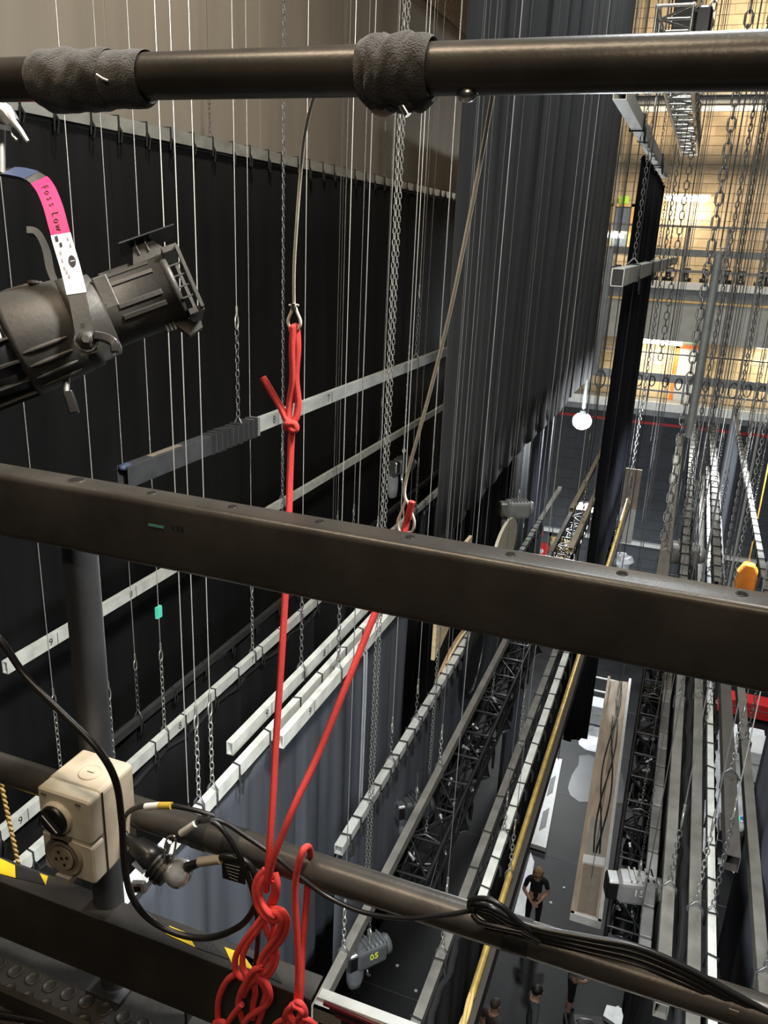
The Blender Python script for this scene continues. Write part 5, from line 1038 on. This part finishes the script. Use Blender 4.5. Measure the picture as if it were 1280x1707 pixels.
q.prism([c+A(-.17, 0, -.28), c+A(.17, 0, -.30), c+A(.19, 0, .12), c+A(.10, 0, .26), c+A(-.06, 0, .27), c+A(-.15, 0, .1)], (0, .16, 0)); bevel(q.build('pouch', mat('orange_cloth', (.78, .22, .02), .7, 0, .15), t), .04, 3)
q = MB(); q.tube([c+A(0, .08, .25), A(c[0], c[1]+.08, ZC+8)], .012, 5); q.build('line', mat('yellow_line', (.65, .40, .06), .6), t)
# grey segmented strip light and other things under the right battens
t = thing('strip_light_row', 'row of grey segmented strip lights left of the olive batten', 'strip light', (.40, 4.6, ZC-5.55))
for k in range(22):
    y = 5.6+.36*k; q = MB(); q.rbox((.40, y, ZC-5.5), (.05, 0, 0), (0, .165, 0), (0, 0, .05), .01); q.build('segment', mat('strip_grey', (.26, .25, .235), .45, .2, .2) if k % 3 else mat('strip_pale', (.40, .39, .37), .4, .2, .2), t)
for y in (6, 9, 12.8): q = MB(); q.tube([(.345, y, ZC-5.45), (.345, y, ZC+9)], .005, 5); q.build('wire', M_WIRED, t)
# floor objects of the stage
def flat_poly(px, m, name, label, cat, h=.06, z=-13.8, insets=None, extra=None):
    t = thing(name, label, cat, P(*px[0], z=z)); q = MB(); q.prism([P(x, y, z=z)+A(0, 0, .01) for x, y in px], (0, 0, h)); q.build('slab', m, t); return t
w1 = flat_poly([(878, 1411), (909, 1421), (936, 1272), (915, 1268)], M_WHITEP, 'window_flat', 'white scenery flat with dark window openings lying on the stage', 'scenery flat', .12)
for (u0, u1) in ((.14, .40), (.52, .78)):
    A_, B_, C_, D_ = [P(x, y, z=-13.8)+A(0, 0, .135) for x, y in ((878, 1411), (909, 1421), (936, 1272), (915, 1268))]; pp = lambda u, v: (A_*(1-u)+D_*u)*(1-v)+(B_*(1-u)+C_*u)*v
    q = MB(); q.prism([pp(u0, .45), pp(u0+.06, .78), pp(u1, .78), pp(u1-.06, .45)], (0, 0, .01)); q.build('window_opening', mat('opening_dark', (.10, .105, .11), .5), w1)
    q = MB(); q.prism([pp(u0-.02, .2), pp(u0-.02, .24), pp(u1, .24), pp(u1, .2)], (0, 0, .02)); q.build('window_bar', M_WHITEP, w1)
flat_poly([(856, 1525), (872, 1548), (890, 1440), (884, 1424)], mat('light_spill_strip', (.85, .86, .88), .4), 'light_spill_strip', 'narrow white slab painting a light spill on the stage beside the standing person', 'board', .05)  # white slab stands in for light spilled on the floor
flat_poly([(1060, 1690), (1115, 1712), (1125, 1650), (1072, 1640)], mat('grey_frame', (.34, .34, .34), .5), 'grey_flat', 'grey flat lying on the stage below the lower pipe at right', 'scenery flat', .1)
flat_poly([(1004, 1700), (1040, 1725), (1044, 1690), (1010, 1682)], M_WHITEP, 'pale_flat', 'pale frame corner on the stage near the bottom right', 'scenery flat', .1)
def case(c, sx, sy, sz, m, label, name='road_case', trim=M_STEEL, rz=0):
    c = np.asarray(c, float); t = thing(name, label, 'case', c); q = MB(); q.box(c+A(-sx, -sy, .08), c+A(sx, sy, sz)); bevel(q.build('case_body', m, t), .02)
    q = MB(); q.box(c+A(-sx-.01, -sy-.01, sz*.62), c+A(sx+.01, sy+.01, sz*.66)); q.build('lid_seam', trim, t)
    for a in (-1, 1):
        for b in (-1, 1): q = MB(); q.lathe([(-.02, .04), (.02, .04)], c+A(a*sx*.8, b*sy*.8, .04), (1, 0, 0), 8); q.build('wheel', M_BLK, t)
        q = MB(); q.tube([c+A(a*(sx+.005), -.1, sz*.4), c+A(a*(sx+.05), -.1, sz*.4), c+A(a*(sx+.05), .1, sz*.4), c+A(a*(sx+.005), .1, sz*.4)], .012, 5); q.build('handle', trim, t)
    return t
def onfloor(x, y): p_ = P(x, y, z=-13.8); p_[2] = 0; return p_
case(onfloor(1000, 1205), .45, .3, .7, mat('pale_case', (.50, .51, .52), .4), 'pale road case on the bright patch of stage beyond the timber tray')
case(onfloor(1250, 1290), .5, .5, 1.0, M_WHITEP, 'white tall case standing at the right behind the battens')
case(onfloor(1232, 1250), .6, .4, .6, mat('white_gloss', (.85, .85, .86), .3), 'low white case at the right behind the battens')
case(onfloor(1215, 1420), .35, .35, .8, mat('black_case', (.02, .02, .022), .4), 'black case with coloured goods at lower right')
case(onfloor(1245, 1192), .9, .3, .6, M_RED, 'red case at the back right just under the box rail')
case(onfloor(965, 1160), .4, .35, .9, mat('black_case', (.02, .02, .022), .4), 'black case at the back beyond the pale case')
for k, (x, y, m, nm) in enumerate([(1216, 1412, mat('lemon', (.75, .62, .03), .5), 'yellow'), (1226, 1425, M_RED, 'red'), (1208, 1400, M_EXITG, 'green'), (1201, 1436, M_WHITEP, 'white'), (1212, 1446, mat('cobalt', (.05, .10, .5), .5), 'blue')]):
    p_ = onfloor(1215, 1420)+A(-.2+.1*k, .12*(-1)**k, .8); q = MB(); q.lathe([(0, .09), (.14, .10), (.16, .05), (.24, .04)], p_, (0, 0, 1), 10); q.build('bottle', m, None, '%s bottle standing on the black case at lower right' % nm, 'bottle', 'bottles on the black case')
for k, (x, y) in enumerate(((662, 1610), (693, 1652), (940, 1480), (1030, 1680), (850, 1300), (918, 1505))):
    p_ = onfloor(x, y); q = MB(); q.lathe([(.0, .035), (.012, .035), (.016, .02)], p_, (0, 0, 1), 8); q.build('floor_marker', M_WHITEP, None, 'small white spike mark on the dark stage floor, %s' % ['left of centre', 'bottom left', 'right of the standing person', 'far right near the pipe', 'below the white battens', 'behind the lower pipe'][k], 'marker', 'white marks on the stage floor')
t = thing('wire_cage', 'white wire cage box on the bright patch of stage', 'cage', onfloor(1000, 1185)); c = onfloor(1002, 1182); s_ = .42
for (a, b) in [((-1, -1, 0), (1, -1, 0)), ((1, -1, 0), (1, 1, 0)), ((1, 1, 0), (-1, 1, 0)), ((-1, 1, 0), (-1, -1, 0)), ((-1, -1, 2), (1, -1, 2)), ((1, -1, 2), (1, 1, 2)), ((1, 1, 2), (-1, 1, 2)), ((-1, 1, 2), (-1, -1, 2)), ((-1, -1, 0), (-1, -1, 2)), ((1, -1, 0), (1, -1, 2)), ((1, 1, 0), (1, 1, 2)), ((-1, 1, 0), (-1, 1, 2))]:
    q = MB(); q.cyl(c+A(*a)*s_, c+A(*b)*s_, .03, 6); q.build('bar', M_WHITEP, t)

# ================================================================== PEOPLE
def person(loc, rz, label, J, top, bottom, hair, sleeve, leg_skin, shoe, hair_style, k=1.0):
    """one continuous skinned body; J overrides joints (local, facing -Y)"""
    j = dict(pelvis=(0, 0, .95), waist=(0, 0, 1.10), chest=(0, .005, 1.30), upper=(0, .005, 1.42), neck=(0, -.01, 1.51), head0=(0, -.025, 1.585), head1=(0, -.035, 1.66), head2=(0, -.03, 1.72),
             sl=(.175, .01, 1.42), el=(.24, .03, 1.14), wl=(.22, -.08, .90), hl=(.215, -.10, .84), sr=(-.175, .01, 1.42), er=(-.24, .03, 1.14), wr=(-.22, -.08, .90), hr=(-.215, -.10, .84),
             pl=(.095, 0, .90), kl=(.105, -.015, .50), al=(.11, .02, .09), tl=(.125, -.13, .035), pr=(-.095, 0, .90), kr=(-.105, -.015, .50), ar=(-.11, .02, .09), tr=(-.125, -.13, .035))
    j.update({a_: b_ for a_, b_ in J.items() if a_ != 'face'})
    rad = dict(pelvis=(.155, .115), waist=(.135, .10), chest=(.155, .11), upper=(.12, .085), neck=(.056, .058), head0=(.072, .085), head1=(.080, .098), head2=(.060, .074), sl=.066, el=.043, wl=.030, hl=.032, sr=.066, er=.043, wr=.030, hr=.032, pl=.092, kl=.058, al=.042, tl=.036, pr=.092, kr=.058, ar=.042, tr=.036)
    E = [('pelvis', 'waist'), ('waist', 'chest'), ('chest', 'upper'), ('upper', 'neck'), ('neck', 'head0'), ('head0', 'head1'), ('head1', 'head2'), ('upper', 'sl'), ('sl', 'el'), ('el', 'wl'), ('wl', 'hl'), ('upper', 'sr'), ('sr', 'er'), ('er', 'wr'), ('wr', 'hr'), ('pelvis', 'pl'), ('pl', 'kl'), ('kl', 'al'), ('al', 'tl'), ('pelvis', 'pr'), ('pr', 'kr'), ('kr', 'ar'), ('ar', 'tr')]
    names = list(j); me = bpy.data.meshes.new('b'); me.from_pydata([j[n_] for n_ in names], [(names.index(a), names.index(b)) for a, b in E], [])
    o = bpy.data.objects.new('b', me); COL.objects.link(o); md = o.modifiers.new('skin', 'SKIN'); md.use_smooth_shade = True
    if not me.skin_vertices: 
        bpy.context.view_layer.objects.active = o
    sv = me.skin_vertices[0].data
    for i, n_ in enumerate(names):
        r = rad[n_]; sv[i].radius = r if isinstance(r, tuple) else (r, r); sv[i].use_root = (n_ == 'pelvis')
    sb = o.modifiers.new('sub', 'SUBSURF'); sb.levels = 2; sb.render_levels = 2
    dg = bpy.context.evaluated_depsgraph_get(); dg.update(); bm = bpy.data.meshes.new_from_object(o.evaluated_get(dg)); bpy.data.objects.remove(o)
    q = MB(); V_ = [v.co[:] for v in bm.vertices]
    segs = [(a, b, np.array(j[a]), np.array(j[b])) for a, b in E]
    def near(p_):
        best = None
        for a, b, pa, pb in segs:
            d = pb-pa; u = np.clip(np.dot(p_-pa, d)/np.dot(d, d), 0, 1); dist = np.linalg.norm(p_-pa-d*u)
            if best is None or dist < best[0]: best = (dist, a, b, u)
        return best
    faces = []; 
    for pl in bm.polygons:
        c_ = np.array(pl.center); _, a, b, u = near(c_)
        if b in ('head0', 'head1', 'head2') or (a == 'upper' and b == 'neck' and u > .35): mi = 0
        elif b in ('hl', 'hr'): mi = 0
        elif b in ('wl', 'wr'): mi = 1 if sleeve == 'long' else 0
        elif b in ('el', 'er'): mi = 1 if sleeve == 'long' or u < .6 else 0
        elif b in ('tl', 'tr'): mi = 3
        elif b in ('al', 'ar'): mi = 3 if u > .86 else (0 if leg_skin else 2)
        elif b in ('kl', 'kr', 'pl', 'pr'): mi = 2
        else: mi = 1 if c_[2] > 1.0 else 2
        faces.append((list(pl.vertices), mi))
    n0 = len(q.v); q.v += V_
    for f, mi in faces: q.f.append(f); q.mi.append(mi); q.sm.append(True)
    bpy.data.meshes.remove(bm)
    q.cur = 0
    for w_, h in (('wl', 'hl'), ('wr', 'hr')):                    # five fingers on each hand
        a, b = np.array(j[w_]), np.array(j[h]); d = nrm(b-a); e_ = 'el' if w_ == 'wl' else 'er'; side = nrm(np.cross(d, np.array([0, -1, .2]))) if abs(d[1]) < .9 else A(1, 0, 0); nn = np.cross(side, d)
        for f_ in range(4):
            o_ = b+side*(f_-1.5)*.017; ln = (.062, .075, .070, .055)[f_]
            q.tube([o_, o_+d*ln*.5+nn*.006, o_+d*ln*.9-nn*.012], [.0105, .010, .0075], 6)
        th = a+d*.03+side*.03; q.tube([th, th+side*.025+d*.02, th+side*.03+d*.05-nn*.01], [.012, .0105, .008], 6)
    h1 = np.array(j['head1']); 
    fwd = nrm(np.array(J.get('face', (0, -1, -.1)))); rt = nrm(np.cross(fwd, [0, 0, 1.])); upv = np.cross(rt, fwd); fc = h1+fwd*.088-upv*.012
    q.ell(fc+fwd*.012-upv*.018, .012, .016, .018, 8, 6)            # nose
    q.cur = 4
    for s_ in (-1, 1): q.ell(fc+rt*.032*s_+upv*.012-fwd*.012, .011, .011, .008, 8, 6)
    q.cur = 5; q.ell(fc-upv*.052-fwd*.012, .020, .012, .007, 8, 5)
    q.cur = 0
    for s_ in (-1, 1): q.ell(h1+rt*.083*s_-upv*.012, .014, .020, .028, 8, 6)
    R = Matrix.Rotation(rz, 4, 'Z'); T = Matrix.Translation(Vector(loc)) @ R @ Matrix.Scale(k, 4)
    t = thing('person', label, 'person', loc)
    hq = MB(); hc = h1-fwd*.018+upv*.022; ns, nr = 18, 10; vs = []; r3 = np.random.RandomState(int(abs(loc[1]*100)))
    for i in range(nr+1):
        th = math.pi*(.62 if hair_style != 'cap' else .5)*i/nr
        for k2 in range(ns):
            a = 2*math.pi*k2/ns; back = -math.sin(a); rr_ = (.100 if hair_style == 'short' else .092 if hair_style == 'cap' else .113)*(1+(.10 if hair_style == 'curly' else .03)*r3.randn()*.7)
            th2 = th*(1+.28*back) if back > 0 else th*(1-.30*abs(back))
            vs.append(hc+rt*rr_*math.sin(th2)*math.cos(a)*.92+fwd*rr_*math.sin(th2)*math.sin(a)+upv*rr_*math.cos(th2))
    hq.add(vs, [(i*ns+k2, (i+1)*ns+k2, (i+1)*ns+(k2+1) % ns, i*ns+(k2+1) % ns) for i in range(nr) for k2 in range(ns)], True)
    q.xf(T); hq.xf(T)
    q.build('body', [M_SKIN, top, bottom, shoe, M_INK, mat('lips', (.42, .16, .13), .5)], t); h_ = hq.build('hair', hair, t); solid(h_, .02)
    return t
BT = mat('black_shirt', (.012, .012, .013), .85, 0, .3, 12); BP = mat('black_trousers', (.010, .010, .011), .85, 0, .3, 10); SH = mat('dark_shoes', (.015, .015, .016), .5)
fx = onfloor(884, 1556)
person(fx, math.atan2(-fx[0], fx[1])*-1+.25, 'person in black with wavy fair hair looking down with hands clasped', dict(wl=(.06, -.20, 1.02), hl=(.0, -.23, 1.00), el=(.25, .0, 1.14), wr=(-.06, -.20, 1.0), hr=(.0, -.235, .985), er=(-.25, .0, 1.13), head0=(0, -.05, 1.58), head1=(0, -.08, 1.645), head2=(0, -.09, 1.70), face=(0, -.8, -.6)), BT, BP, mat('fair_hair', (.36, .22, .10), .6, 0, .3, 40), 'short', False, SH, 'curly')
fx = onfloor(945, 1693)
person(fx, 1.7, 'person in grey top and black shorts standing below the lower pipe', dict(wl=(.10, -.22, 1.0), hl=(.04, -.26, 1.0), el=(.25, .0, 1.13), wr=(-.10, -.20, 1.0), hr=(-.03, -.24, 1.0), er=(-.25, .0, 1.13), face=(0, -1, -.2)), mat('grey_top', (.20, .20, .21), .85), BP, mat('dark_hair', (.02, .016, .013), .5), 'short', True, SH, 'short')
pH = P(893, 1655, z=-13.8+1.62); fx = A(pH[0], pH[1], 0)
person(fx, 1.9, 'person in charcoal T-shirt seen from behind with one elbow out', dict(er=(-.42, .06, 1.20), wr=(-.22, -.12, 1.05), hr=(-.15, -.14, 1.02), face=(0, -1, -.1)), mat('charcoal_tee', (.075, .085, .090), .85), BP, mat('dark_hair', (.02, .016, .013), .5), 'short', False, SH, 'short')
pH = P(824, 1675, z=-13.8+1.66); fx = A(pH[0], pH[1], 0)
person(fx, 2.6, 'person with close-cropped head in dark brown shirt at the bottom edge', dict(face=(0, -1, .0)), mat('brown_shirt', (.10, .08, .075), .85), BP, mat('cropped_hair', (.10, .075, .06), .6), 'short', False, SH, 'cap')
t = thing('floor_case', 'small dark tool case on the stage at the feet of the person in shorts', 'case', onfloor(935, 1705)); c = onfloor(945, 1712); q = MB(); q.rbox(c+A(.3, 0, .12), (.35, .1, 0), (0, 0, .12), (-.05, .18, 0), .03); q.build('case_body', M_BLK, t); q = MB(); q.tube([c+A(.15, 0, .24), c+A(.2, 0, .31), c+A(.4, .05, .31), c+A(.45, .06, .24)], .015, 6); q.build('handle', M_STEEL, t)

for o in list(SC.objects):
    for k_ in ('_X', '_z', '_h', '_w'):
        if k_ in o: del o[k_]
